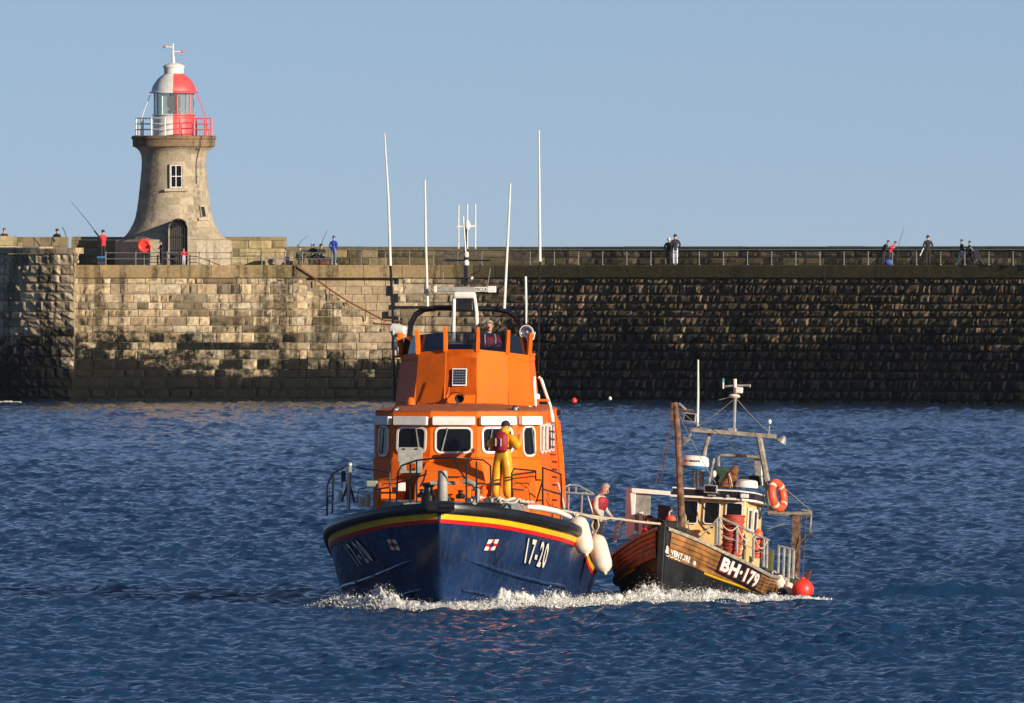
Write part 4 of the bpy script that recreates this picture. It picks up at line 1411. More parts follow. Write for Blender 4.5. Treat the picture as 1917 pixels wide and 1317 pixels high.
# ---- port quarter: white ladder frame, orange side ladder, rails
for pts in ([(1000, 705, 9.6), (1002, 752, 9.6)], [(1012, 708, 10), (1030, 760, 10.2), (1035, 795, 10.2)], [(1008, 706, 10.6), (1014, 712, 10.6), (1038, 790, 10.6), (1042, 800, 10.6)], [(999, 712, 9.4), (1003, 766, 9.4), (1020, 790, 9.4)], [(991, 722, 9.3), (995, 748, 9.3)]):
    tubeL('ladder_rail', 'white_paint', pts, 0.035)
MB().box(LP(1006, 750, 9.8), (0.5, 0.5, 0.06)).build('side_step', 'orange_paint', boat, bevel=0.02)
MB().box(LP(1004, 744, 9.8), (0.16, 0.2, 0.16)).build('valise', 'white_paint', boat, bevel=0.04)
for i in range(3):
    tubeL('side_frame', 'orange_paint', [(1040 + i * 3, 780 + i * 4, 10 + i), (1047 + i * 3, 860, 10 + i), (1052 + i * 3, 950, 10 + i)], 0.03)
for y in range(790, 945, 14):
    tubeL('side_rung', 'orange_paint', [(1040 + (y - 780) * 0.07, y, 10.0), (1047 + (y - 780) * 0.07, y + 2, 12.0)], 0.022)
MB().box(LP(1047, 773, 11), (0.12, 0.12, 0.12)).build('side_lamp', 'black_paint', boat, bevel=0.02)
# eaves cable bundle on the port roof edge
tubeL('roof_rail', 'white_paint', [(992, 762, 7.2), (1008, 778, 8.5), (1030, 800, 10.0)], 0.03)
tubeL('side_rail', 'pale_rope', [(1044, 905, 6.6), (1050, 925, 6.8), (1056, 952, 7.0)], 0.03)

# ---- deck rails (black tube)
RB = 0.020
def rail(pts, r=RB, m='black_paint', nm='deck_rail'):
    return tubeL(nm, m, pts, r)
rail([(742, 940, 2.6), (745, 885, 2.6), (752, 872, 2.6), (780, 862, 2.2), (820, 858, 1.7), (855, 857, 1.5), (905, 862, 1.9), (918, 872, 2.2), (920, 935, 2.2)])
rail([(742, 905, 2.6), (775, 896, 2.3), (798, 888, 2.0)])
for x, v, y0 in ((768, 2.3, 866), (780, 2.2, 862), (873, 1.7, 862), (892, 1.9, 864)):
    rail([(x, y0, v), (x, 942, v)])
rail([(798, 880, 2.0), (793, 900, 2.0), (786, 912, 2.0)])
rail([(851, 858, 1.5), (860, 880, 1.6), (871, 896, 1.7)])
rail([(730, 940, 3.1), (730, 886, 3.1), (700, 880, 3.6), (668, 876, 4.2)])
rail([(730, 913, 3.1), (706, 916, 3.6)])
rail([(892, 905, 1.9), (920, 908, 2.2), (938, 908, 2.4)])
rail([(958, 938, 2.9), (958, 886, 2.9), (962, 878, 2.9), (1003, 882, 3.5), (1003, 898, 3.5)])
rail([(958, 916, 2.9), (980, 918, 3.1)])
rail([(958, 890, 2.9), (985, 886, 3.2), (1003, 884, 3.5)])
rail([(1016, 950, 4.3), (1016, 876, 4.3), (1050, 888, 6.0), (1052, 955, 6.2)])
rail([(1016, 916, 4.3), (1050, 926, 6.0)])
rail([(1016, 900, 4.3), (1004, 940, 4.0)])
# starboard quarter: boarding gate, davit
rail([(612, 966, 5.6), (613, 910, 5.6), (622, 888, 5.7), (628, 884, 5.8)], 0.024)
rail([(622, 962, 5.2), (624, 888, 5.2)], 0.024)
rail([(612, 930, 5.6), (622, 928, 5.3)], 0.018)
rail([(628, 884, 5.8), (650, 872, 6.5)], 0.02)
dv = tubeL('davit_post', 'galvanised', [(652, 956, 6.0), (653, 915, 6.0), (655, 872, 6.0)], [0.035, 0.05, 0.045])
tubeL('davit_leg', 'black_paint', [(653, 900, 6.0), (664, 942, 6.0)], 0.024)
tubeL('davit_leg', 'black_paint', [(653, 900, 6.0), (640, 940, 6.0)], 0.024)
MB().ball(LP(655, 870, 6.0), 0.06, 8).build('davit_head', 'galvanised', boat)
MB().box(LP(643, 892, 6.2), (0.10, 0.12, 0.24)).build('davit_winch', 'black_paint', boat, bevel=0.02)
MB().box(LP(641, 908, 6.2), (0.07, 0.1, 0.16)).build('davit_winch', 'cream_fender', boat, bevel=0.02)
MB().box(LP(638, 928, 6.2), (0.10, 0.12, 0.22)).build('davit_winch', 'cream_fender', boat, bevel=0.02)
for px, hh in ((676, 0.22), (687, 0.28)):
    MB().lathe([(0.07, 0), (0.07, hh * 0.6), (0.075, hh * 0.6), (0.075, hh), (0.0, hh + 0.03)], 12, LP(px, 950, 5.2)).build('gas_bottle', 'cream_fender', boat, smooth=40)
rail([(668, 942, 5.3), (671, 917, 5.3), (684, 914, 5.3)], 0.015)

# ---- bow fittings: bitt, windlass, grey hose, rope
q = LP(829, 940, 2.0)
bt = MB().lathe([(0.11, 0), (0.11, 0.66), (0.095, 0.70), (0, 0.70)], 16, q).build('mooring_bitt', 'grey_paint', boat, smooth=40)
MB().tube([q + Vector((-0.28, 0, 0.42)), q + Vector((0.30, 0, 0.42))], 0.045, 10).build('bitt_bar', 'grey_paint', bt, smooth=40)
q = LP(802, 945, 2.2)
MB().lathe([(0.16, 0), (0.17, 0.2), (0.11, 0.26), (0.10, 0.38), (0.15, 0.42), (0.15, 0.48), (0, 0.5)], 14, q).build('windlass', 'black_paint', boat, smooth=40)
MB().tube([LP(866, 903, 2.4), LP(876, 902, 2.4), LP(888, 908, 2.35), (LP(894, 920, 2.3)), LP(893, 934, 2.3), LP(886, 944, 2.3)], [0.05, 0.06, 0.065, 0.065, 0.06, 0.06], 10).build('anchor_stock', 'grey_paint', boat, smooth=50)
MB().tube([LP(838, 928, 1.7), LP(843, 938, 1.6), LP(848, 946, 1.4)], 0.012, 5).build('stay', 'galvanised', boat)
def coil(pts, r, loops, spread, seed):
    random.seed(seed)
    out = []
    for i in range(loops):
        t = i / (loops - 1)
        base = Vector(pts[0]).lerp(Vector(pts[1]), t)
        out.append(base + Vector((random.uniform(-spread, spread), random.uniform(-.15, .15), random.uniform(0, spread * 0.6))))
    fine = []
    for i in range(len(out) - 1):
        p0 = out[max(0, i - 1)]; p1 = out[i]; p2 = out[i + 1]; p3 = out[min(len(out) - 1, i + 2)]
        for k in range(5):
            t = k / 5
            fine.append(0.5 * ((2 * p1) + (p2 - p0) * t + (2 * p0 - 5 * p1 + 4 * p2 - p3) * t * t + (3 * p1 - p0 - 3 * p2 + p3) * t ** 3))
    return MB().tube(fine, r, 6)
c_ = coil((LP(880, 938, 2.5), LP(992, 945, 3.0)), 0.030, 44, 0.17, 3)
rp = c_.build('coiled_rope', 'pale_rope', None, smooth=60); rp.matrix_world = ML
tag(rp, 'cream rope lying in loose coils along the lifeboat bow deck edge', 'rope')
# white canvas edge along the port bow deck
mb = MB().tube([LP(985, 949, 3.0), LP(1010, 951, 3.5), LP(1040, 957, 4.2), LP(1062, 966, 5.0), LP(1078, 976, 5.6)], [0.05, 0.07, 0.07, 0.06, 0.03], 8)
mb.build('canvas_dodger', 'white_paint', boat, smooth=60)
# stainless side gate aft of the wheelhouse
for pts in ([(1058, 912, 8), (1066, 908, 8), (1082, 909, 8.4), (1110, 924, 9)], [(1064, 955, 8), (1065, 912, 8)], [(1078, 908, 8.4), (1078, 925, 8.4)], [(1088, 965, 8.6), (1090, 922, 8.6), (1098, 922, 8.8), (1110, 962, 9)], [(1056, 922, 7.6), (1112, 926, 9)]):
    tubeL('side_gate', 'galvanised', pts, 0.022)

# ---- panel seams, rivets and grab rails on the orange house
for k, (a, b) in enumerate(zip(FB0[1:5], FB1[1:5])):
    A = Vector((a[0], a[1], z0 + 0.04)); B = Vector((b[0], b[1], zt[k + 1] - 0.16))
    n_ = Vector((a[0] * 0.4, -1, 0.2)).normalized() * 0.006
    MB().tube([A + n_, B + n_], 0.012, 5).build('panel_seam', 'orange_paint', boat)
mb = MB()
for (a, b) in zip(FB0, FB0[1:]):
    for i in range(1, 9):
        t = i / 9
        u, v = lerp(a[0], b[0], t), lerp(a[1], b[1], t)
        mb.ball((u * 0.99, v - 0.015, z0 + 0.11), 0.012, 5)
tag(mb.build('rivet_row', 'orange_deck', boat), kind='stuff')
mb = MB()
for (a, b) in zip(WH, WH[1:]):
    for i in range(8):
        t = (i + 0.5) / 8
        mb.ball((lerp(a[0], b[0], t), lerp(a[1], b[1], t) - 0.09, 3.325), 0.011, 5)
tag(mb.build('rivet_row', 'black_paint', boat), kind='stuff')
for px0, px1, py, v in ((832, 868, 893, 3.7), (962, 990, 905, 4.2), (713, 745, 922, 4.1), (716, 742, 906, 4.1)):
    tubeL('grab_rail', 'black_paint', [(px0, py + 4, v), (px0, py, v - 0.05), (px1, py, v - 0.05), (px1, py + 4, v)], 0.012)
for px, py, v in ((862, 934, 3.2), (790, 932, 3.1), (905, 925, 3.4)):
    MB().lathe([(0.10, 0), (0.11, 0.08), (0.05, 0.12), (0.05, 0.16), (0.09, 0.18), (0, 0.2)], 12, LP(px, py, v)).build('deck_vent', 'orange_paint' if px > 880 else 'black_paint', boat, smooth=40)
MB().box(LP(845, 905, 3.72), (0.34, 0.03, 0.26)).build('locker_door', 'orange_paint', boat, bevel=0.012)
MB().box(LP(728, 925, 4.12), (0.36, 0.03, 0.30)).build('locker_door', 'orange_paint', boat, bevel=0.012)
MB().box(LP(975, 925, 4.3), (0.34, 0.03, 0.26)).build('locker_door', 'orange_paint', boat, bevel=0.012)
for pts in ([(842, 700, 7.3), (838, 730, 7.15), (832, 752, 7.0)], [(1000, 760, 7.0), (1004, 790, 6.4), (1010, 850, 6.3)]):
    tubeL('cable', 'black_paint', pts, 0.010)

# ================================================================= FISHING BOAT
MF = Matrix.Translation((P(1233, 1118, YF).x, YF, 0.0)) @ Matrix.Rotation(rad(-10), 4, 'Z') @ Matrix.Rotation(rad(-3.5), 4, 'X') @ Matrix.Rotation(rad(3.0), 4, 'Y')
fb = thing('fishing_boat', 'small wooden fishing boat numbered BH 179 with cream wheelhouse beside the lifeboat', 'fishing boat', MF)
def FP(px, py, v): return onplane(MF, px, py, v)
def proj(M, p):
    w = M @ p
    return 958.5 + w.x / w.y * F, HY + (CAMZ - w.z) / w.y * F
def bF(v):
    t = 1 - min(max(v, 0), 4.4) / 4.4
    return 0.07 + 1.72 * (1 - t ** 2.2) - 0.22 * sms((v - 6) / 4)
YSH = [(1236, 985), (1300, 1009), (1350, 1033), (1400, 1056), (1440, 1078), (1470, 1084), (1520, 1088)]
SHF = []
for v in np.linspace(0, 10, 26):
    z = 1.2
    for _ in range(12):
        px, py = proj(MF, Vector((bF(v), v, z)))
        z += (py - itp(YSH, px)) / 82.0
    SHF.append((float(v), z))
def zsF(v): return itp(SHF, v)
KF = [(0, 0.9), (0.08, 0.2), (0.2, -0.4), (0.5, -0.9), (10, -0.9)]
def zkF(v): return itp(KF, v)
def fu(v, z):
    k, s = zkF(v), zsF(v)
    f = min(1.0, max(0, (z - k) / (s - k)))
    return bF(v) * f ** lerp(0.62, 0.34, sms(v / 4))
YWL = [(0, 0.66), (1.0, 0.60), (2.5, 0.50), (4.2, 0.42), (10, 0.42)]
def wd(v): return itp(YWL, v)          # depth of the varnished topsides below the sheer
VF = list(np.concatenate([np.linspace(0, 1.2, 12), np.linspace(1.45, 4.6, 14), np.linspace(5.2, 10, 9)]))
mb = MB(); rows = []
for v in VF:
    k, s = zkF(v), zsF(v)
    r = [Vector((-fu(v, lerp(k, s, i / 14)), v, lerp(k, s, i / 14))) for i in range(14, -1, -1)] + [Vector((fu(v, lerp(k, s, i / 14)), v, lerp(k, s, i / 14))) for i in range(1, 15)]
    rows.append(r)
mb.loft(rows); mb.add(rows[0], [tuple(range(len(rows[0])))]); mb.add(rows[-1], [tuple(range(len(rows[-1])))])
mb.build('hull', 'tar_black', fb, smooth=50)
NPL = 5
for s_ in (-1, 1):
    for k in range(NPL):
        vs = [v for v in VF if v >= 0.05 and v <= 9.2]
        def row(t, off):
            out = []
            for v in vs:
                z = zsF(v) - lerp(0.05, wd(v), t)
                out.append(Vector((s_ * (fu(v, z) + off), v - off * 0.5, z)))
            return out
        t0, t1 = k / NPL + 0.004, (k + 1) / NPL - 0.004
        MB().loft([row(t0, 0.012), row(t0 + 0.02, 0.026), row((t0 + t1) / 2, 0.030), row(t1 - 0.02, 0.026), row(t1, 0.012)]).build('hull_plank', 'varnished_plank', fb, smooth=40)
    # yellow line over the black bottom
    vs = [v for v in VF if 1.2 <= v <= 9]
    MB().loft([[Vector((s_ * (fu(v, zsF(v) - wd(v) - d) + 0.012 + 0.02 * (1 - abs(2 * d / 0.04 - 1))), v, zsF(v) - wd(v) - d)) for v in vs] for d in (0.0, 0.02, 0.04)]).build('yellow_line', 'yellow_paint', fb, smooth=60)
# gunwale cap and stem post
for s_ in (-1, 1):
    rows = []
    for du, dz in ((-0.10, 0.0), (0.05, 0.0), (0.065, -0.035), (0.05, -0.075), (-0.10, -0.07), (-0.10, 0.0)):
        rows.append([Vector((s_ * (bF(v) + du), v, zsF(v) + dz + 0.03)) for v in VF])
    MB().loft(rows).build('gunwale', 'gunwale_wood', fb, smooth=40)
MB().hexa([(-0.075, -0.10, -0.9), (0.075, -0.10, -0.9), (0.075, 0.25, -0.9), (-0.075, 0.25, -0.9), (-0.075, -0.12, zsF(0) + 0.09), (0.075, -0.12, zsF(0) + 0.09), (0.075, 0.12, zsF(0) + 0.09), (-0.075, 0.12, zsF(0) + 0.09)]).build('stem_post', 'tar_black', fb, bevel=0.015)
MB().loft([[Vector((-bF(v) * 0.97, v, zsF(v) - 0.45)), Vector((bF(v) * 0.97, v, zsF(v) - 0.45))] for v in VF if v > 0.3]).build('deck', 'gunwale_wood', fb)

def on_f(s_, v0, x, d, off):
    v = v0; a = 0.0
    while a < x:
        v2 = v + 0.02
        a += math.hypot(0.02, bF(v2) - bF(v)); v = v2
    z = zsF(v) - d
    n = Vector((s_ * 1.0, -(fu(v + .05, z) - fu(v - .05, z)) / 0.1, -(fu(v, z + .05) - fu(v, z - .05)) / 0.1)).normalized()
    return Vector((s_ * fu(v, z), v, z)) + n * off
def v_at_px(px, s_=1):
    lo_, hi_ = 0.0, 6.0
    for _ in range(40):
        m_ = (lo_ + hi_) / 2
        if proj(MF, Vector((s_ * bF(m_), m_, zsF(m_) - 0.2)))[0] < px: lo_ = m_
        else: hi_ = m_
    return lo_
def arc(v0, v1):
    a = 0; v = v0
    while v < v1:
        a += math.hypot(0.02, bF(v + .02) - bF(v)); v += 0.02
    return a
vb0, vb1 = v_at_px(1349), v_at_px(1423)
wb = arc(vb0, vb1)
# number board
n_ = 14
def strip_pts(d0, d1, off, x0, x1):
    return [[on_f(1, vb0, lerp(x0, x1, i / n_), d, off) for i in range(n_ + 1)] for d in (d0, d1)]
fr0 = strip_pts(0.035, 0.465, 0.050, 0, wb); bk0 = strip_pts(0.035, 0.465, 0.02, 0, wb)
bo = MB().loft([bk0[0], fr0[0], fr0[1], bk0[1]], capends=False).build('number_board', 'black_paint', fb)
def board_text(body, x0, x1, d0, d1, m, off, bold, name, par):
    vs, fs = text_geo(body, 0.0, bold)
    ref, _ = text_geo(body, 0.0, 0.03)
    vs = norm_text(vs, ref)
    MB().add([on_f(1, vb0, lerp(x0, x1, x), lerp(d1, d0, y), off) for x, y in vs], fs).build(name, m, par, fix=False)
BT = 'BH\u00b7179'
board_text(BT, 0.065, wb - 0.115, 0.105, 0.415, 'lifejacket', 0.056, 0.045, 'number_shadow', bo)
board_text(BT, 0.09, wb - 0.08, 0.085, 0.385, 'white_paint', 0.063, 0.045, 'hull_number', bo)
# name in white lettering
vn0, vn1 = v_at_px(1245), v_at_px(1296)
for s_ in (1, -1):
    wn = arc(vn0, vn1)
    for body, xa, xb, da, db in (('&', 0.0, 0.14, 0.38, 0.56), ('VENTURE', 0.2, 1.0, 0.43, 0.56)):
        vs, fs = text_geo(body, 0.0, 0.03); vs = norm_text(vs)
        q = []
        for x, y in vs:
            xx = lerp(xa, xb, x)
            if s_ < 0: xx = 1.15 - xx
            q.append(on_f(s_, vn0, xx * wn, lerp(db, da, y), 0.05))
        MB().add(q, fs).build('boat_name', 'white_paint' if s_ > 0 else 'gunwale_wood', fb, fix=False)
    if s_ > 0:
        pts = [on_f(1, vn0, wn * (0.05 + 0.55 * i / 10), 0.60 + 0.02 * math.sin(i * 2.2), 0.05) for i in range(11)]
        MB().tube(pts, 0.012, 5).build('name_scroll', 'white_paint', fb)
        p = on_f(1, vn0, wn * 1.18, 0.52, 0.05)
        MB().ball(p, (0.045, 0.02, 0.06), 8).build('name_mark', 'white_paint', fb)

# ---- wheelhouse
a_ = FP(1270, 932, 4.3); b_ = FP(1396, 936, 4.3)
uL, uR, zR = a_.x, b_.x, (a_.z + b_.z) / 2
zD = 0.2
ch = 0.0
MB().hexa([(uL - 0.04, 4.3, zD), (uR + 0.02, 4.3, zD), (uR + 0.06, 6.6, zD), (uL - 0.04, 6.6, zD), (uL, 4.34, zR), (uR, 4.34, zR), (uR + 0.02, 6.6, zR), (uL, 6.6, zR)]).build('wheelhouse', 'cream_paint', fb, bevel=0.03)
frF = (Vector((0, 4.30, 0)), Vector((1, 0, 0)), Vector((0, 0.015, 1)).normalized(), Vector((0, -1, 0.015)).normalized())
for (pxa, pxb, pya, pyb) in ((1279.5, 1304, 938, 980), (1320, 1345, 941, 981), (1361, 1387, 942, 984)):
    A = FP(pxa, pya, 4.3); B = FP(pxb, pyb, 4.3)
    c = (A + B) / 2; c.y = 4.315
    window_on(fb, (Vector((c.x, 4.318, c.z)), Vector((1, 0, 0)), Vector((0, 0.02, 1)).normalized(), Vector((0, -1, 0.02)).normalized()), abs(B.x - A.x) + 0.05, abs(A.z - B.z) + 0.05, 0.07, 0.026)
for v0 in (4.75, 5.55):
    fr = (Vector((uR + 0.022, v0 + 0.1, (zR - 0.42))), Vector((0, 1, 0)), Vector((0, 0, 1)), Vector((1, 0, 0)))
    window_on(fb, fr, 0.6, 0.56, 0.06, 0.07)
# roof: dark fascia with white edges, chamfered corners
def roof_ring(e, z):
    return [Vector(q) for q in ((uL - 0.1 - e, 4.12 - e, z), (uR - 0.12, 4.12 - e, z), (uR + 0.12 + e, 4.75 - e, z), (uR + 0.16 + e, 6.8, z), (uL - 0.1 - e, 6.8, z))]
MB().loft([roof_ring(0.03, zR + 0.0), roof_ring(0.0, zR + 0.20)], closed=True, capends=True).build('roof', 'black_paint', fb)
MB().loft([roof_ring(0.055, zR - 0.01), roof_ring(0.055, zR + 0.035)], closed=True, capends=True).build('roof_edge', 'white_paint', fb)
MB().loft([roof_ring(0.02, zR + 0.185), roof_ring(0.02, zR + 0.215)], closed=True, capends=True).build('roof_edge', 'white_paint', fb)
ZRF = zR + 0.215
# roof fittings
def boxF(name, m, px, py, v, d, bevel=0.02, rot=None):
    return MB().box(FP(px, py, v), d, rot).build(name, m, fb, bevel=bevel)
def tubeF(name, m, pts, r, v=None, n=7):
    q = [FP(*p) if len(p) == 3 else FP(p[0], p[1], v) for p in pts]
    return MB().tube(q, r, n).build(name, m, fb, smooth=50)
p = FP(1301, 875, 4.6)
ra = MB().lathe([(0.20, -0.06), (0.30, -0.02), (0.315, 0.02)], 24, p).build('radome_base', 'blue_plastic', fb, smooth=50)
MB().lathe([(0.318, 0.02), (0.325, 0.10), (0.30, 0.22), (0.24, 0.26), (0.0, 0.265)], 24, p).build('radome', 'white_paint', fb, smooth=50)
vs, fs = text_geo('RAYMARINE', 0, 0.02); vs = norm_text(vs)
q = []
for x, y in vs:
    an = rad(-128 + 70 * x); q.append(p + Vector((0.329 * math.cos(an), 0.329 * math.sin(an), 0.10 + 0.055 * y)))
MB().add(q, fs).build('lettering', 'navy_cloth', ra, fix=False)
for dx in (-3, 4):
    tubeF('radome_post', 'iron', [(1301 + dx, 882), (1302 + dx, 914)], 0.03, 4.6)
# white raft canister on roof
p = FP(1398, 914, 5.2)
MB().lathe([(0.25, 0), (0.27, 0.03), (0.24, 0.16), (0.18, 0.19), (0, 0.20)], 20, p).build('roof_dome', 'white_paint', fb, smooth=50)
# flood lamps
def flood(px, py, v, w, h, tilt, m='galvanised'):
    p = FP(px, py, v)
    R = Matrix.Rotation(tilt, 3, 'Y')
    o = MB().hexa([p + R @ Vector(q) for q in ((-w / 2, -0.06, -h / 2), (w / 2, -0.06, -h / 2), (w * .3, 0.1, -h * .3), (-w * .3, 0.1, -h * .3), (-w / 2, -0.06, h / 2), (w / 2, -0.06, h / 2), (w * .3, 0.1, h * .3), (-w * .3, 0.1, h * .3))]).build('flood_lamp', m, fb, bevel=0.012)
    MB().box(p + R @ Vector((0, -0.063, 0)), (w * .78, 0.01, h * .7), R).build('lamp_glass', 'dark_glass', o)
    return o
flood(1331, 916, 4.0, 0.32, 0.2, 0)
flood(1292, 782, 5.8, 0.30, 0.22, rad(4))
boxF('nav_light', 'white_paint', 1394, 929, 4.02, (0.19, 0.08, 0.10))
boxF('nav_light', 'galvanised', 1332, 928, 4.02, (0.2, 0.06, 0.04))
for px in (1362,):
    MB().ball(FP(px, 929, 4.02), 0.035, 8).build('nav_light', 'lamp_lens', fb)
boxF('air_horn', 'black_paint', 1332, 988, 4.22, (0.07, 0.04, 0.04), 0.005)

def lampF(px, py, v, tip):
    p = FP(px, py, v)
    R = Matrix.Rotation(tip, 3, 'Y')
    MB().lathe([(0.03, 0.16), (0.06, 0.13), (0.14, 0.0), (0.13, -0.01), (0.0, 0.03)], 14, p, M=R).build('deck_lamp', 'galvanised', fb, smooth=40)
lampF(1285, 829, 6.0, rad(-35)); lampF(1462, 828, 6.2, rad(28))
tubeF('lamp_arm', 'galvanised', [(1293, 806), (1293, 815), (1287, 823)], 0.02, 6.0)
tubeF('lamp_arm', 'galvanised', [(1452, 818), (1453, 826), (1460, 826)], 0.02, 6.2)
# gantry
ga, gb = FP(1292, 805, 6.0), FP(1453, 818, 6.0)
d_ = (gb - ga); R = Matrix.Rotation(-math.atan2(d_.z, d_.x), 3, 'Y')
MB().box((ga + gb) / 2, (d_.length, 0.14, 0.10), R).build('gantry_beam', 'weathered_steel', fb, bevel=0.012)
tubeF('gantry_leg', 'weathered_steel', [(1328, 812), (1321, 838), (1316, 868), (1313, 910)], 0.05, 6.1)
tubeF('gantry_leg', 'weathered_steel', [(1421, 818), (1428, 855), (1436, 900), (1444, 956)], 0.075, 6.0)
tubeF('roof_frame', 'weathered_steel', [(1345, 880), (1345, 856), (1350, 852), (1390, 854), (1432, 858)], 0.04, 6.4)
tubeF('roof_frame', 'weathered_steel', [(1337, 858), (1331, 885), (1327, 908)], 0.03, 5.0)
MB().box(FP(1420, 885, 6.5), (0.20, 0.06, 0.66), Matrix.Rotation(rad(-6), 3, 'Y')).build('life_raft_cradle', 'galvanised', fb, bevel=0.05)
# instruments mast
tubeF('instrument_mast', 'galvanised', [(1374, 808), (1376, 750), (1377, 735)], 0.035, 6.0)
MB().lathe([(0.02, -0.06), (0.12, -0.03), (0.14, 0.0), (0.10, 0.04), (0.02, 0.05)], 16, FP(1375, 742, 6.0)).build('gps_dome', 'cream_fender', fb, smooth=50)
boxF('camera_box', 'white_paint', 1384, 731, 5.95, (0.16, 0.14, 0.14))
tubeF('instrument_arm', 'galvanised', [(1357, 724), (1377, 722), (1404, 722)], 0.025, 6.0)
tubeF('instrument_post', 'white_paint', [(1377, 745), (1376, 710)], 0.04, 6.0)
tubeF('instrument_arm', 'white_paint', [(1354, 728), (1354, 716)], 0.02, 6.0)
tubeF('instrument_tip', 'teal_plastic', [(1354, 716), (1354, 709)], 0.025, 6.0)
tubeF('instrument_arm', 'galvanised', [(1404, 726), (1404, 720)], 0.018, 6.0)
tubeF('instrument_arm', 'galvanised', [(1346, 749), (1368, 744)], 0.010, 6.0)
boxF('mast_foot', 'galvanised', 1371, 806, 6.0, (0.2, 0.12, 0.1))
tubeF('whip_aerial', 'white_paint', [(1307, 674), (1307, 740), (1306, 798)], [0.018, 0.026, 0.030], 6.0)
tubeF('lamp_post', 'galvanised', [(1438, 816), (1440, 804), (1440, 798)], 0.018, 6.0)
MB().ball(FP(1441, 790, 6.0), (0.045, 0.045, 0.06), 8).build('gps_puck', 'white_paint', fb)
boxF('puck', 'black_paint', 1348, 805, 6.0, (0.06, 0.06, 0.1))
# foremast with its crane head
fm = tubeF('foremast', 'rusty_steel', [(1277, 996), (1272, 880), (1268, 800), (1264, 754)], [0.09, 0.078, 0.07, 0.066], 1.9, 10)
MB().box(FP(1259, 772, 1.9), (0.08, 0.1, 0.42)).build('mast_sheave', 'rusty_steel', fb, bevel=0.02)
tubeF('mast_arm', 'rusty_steel', [(1268, 768), (1280, 768), (1298, 770)], 0.03, 1.9)
tubeF('mast_chain', 'galvanised', [(1271, 756), (1276, 760), (1284, 768)], 0.03, 1.9)
MB().box(FP(1278, 994, 1.9), (0.30, 0.25, 0.12)).build('mast_foot', 'iron', fb, bevel=0.02)
for pts in ([(1258, 790, 1.9), (1226, 912, 4.2)], [(1262, 790, 1.9), (1236, 905, 4.2)], [(1310, 790, 6.0), (1350, 815, 4.5), (1410, 872, 3.8), (1450, 922, 6.5)], [(1452, 900, 7), (1520, 958, 8.5)]):
    tubeF('rigging_wire', 'weathered_steel', pts, 0.010, n=5)
# dark green canvas dodger and black cover behind the roof
MB().prism([FP(1334, 908, 5.6), FP(1338, 872, 5.6), (FP(1352, 874, 5.6)), FP(1372, 884, 5.6), FP(1372, 908, 5.6)], Vector((0, 0.7, 0))).build('canvas_dodger', 'green_cloth', fb, bevel=0.03)
MB().prism([FP(1378, 908, 6.2), FP(1384, 892, 6.2), FP(1420, 890, 6.2), FP(1424, 908, 6.2)], Vector((0, 0.6, 0))).build('canvas_cover', 'dark_cloth', fb, bevel=0.03)
MB().ball(FP(1337, 888, 5.4), (0.055, 0.05, 0.085), 10).build('masthead_float', 'white_paint', fb, smooth=60)

# left-hand white shelter
sv = 2.9
def quadF(name, m, pts, th, v):
    return MB().prism([FP(x, y, v) for x, y in pts], Vector((0, th, 0))).build(name, m, fb, bevel=0.008)
quadF('shelter_post', 'white_paint', [(1172, 917), (1190, 918), (1187, 1000), (1170, 1010)], 0.08, sv)
quadF('shelter_top', 'white_paint', [(1172, 913), (1254, 920), (1254, 928), (1172, 922)], 0.10, sv - 0.03)
quadF('shelter_panel', 'grey_paint', [(1190, 922), (1218, 924), (1216, 985), (1189, 995)], 0.05, sv + 0.05)
quadF('shelter_post', 'white_paint', [(1196, 960), (1203, 958), (1203, 1000), (1196, 1003)], 0.06, sv)
quadF('winch_housing', 'iron', [(1232, 945), (1256, 948), (1256, 992), (1230, 990)], 0.3, 2.2)
for pts in ([(1150, 1015, 3.6), (1152, 990, 3.6), (1163, 976, 3.6), (1178, 962, 3.4), (1188, 1000, 3.2)], [(1152, 1015, 3.6), (1153, 986, 3.6)], [(1160, 1010, 3.5), (1162, 980, 3.5)], [(1195, 1000, 3.0), (1196, 968, 3.0)], [(1208, 993, 2.8), (1208, 965, 2.8)]):
    tubeF('side_rail', 'galvanised', pts, 0.025)
tubeF('hook', 'rope', [(1182, 1002, 2.9), (1186, 1008, 2.9), (1192, 1009, 2.9), (1194, 1003, 2.9)], 0.02)
# starboard... port rail along the gunwale
tubeF('side_rail', 'galvanised', [(1343, 970, 2.5), (1350, 970, 2.5), (1380, 984, 3.1), (1412, 1000, 3.7), (1440, 1012, 4.3)], 0.028)
tubeF('side_rail', 'galvanised', [(1346, 1000, 2.5), (1380, 1014, 3.1), (1412, 1028, 3.7), (1438, 1040, 4.3)], 0.010)
for px, ya, yb, v in ((1342, 972, 1020, 2.5), (1347, 970, 1022, 2.5), (1380, 984, 1036, 3.1), (1411, 1000, 1052, 3.7), (1430, 1008, 1062, 4.1), (1436, 1010, 1064, 4.3)):
    tubeF('stanchion', 'galvanised', [(px, ya), (px - 1, yb)], 0.033 if px != 1342 else 0.045, v)
tubeF('brace', 'weathered_steel', [(1346, 968, 2.5), (1312, 1006, 1.9)], 0.016)
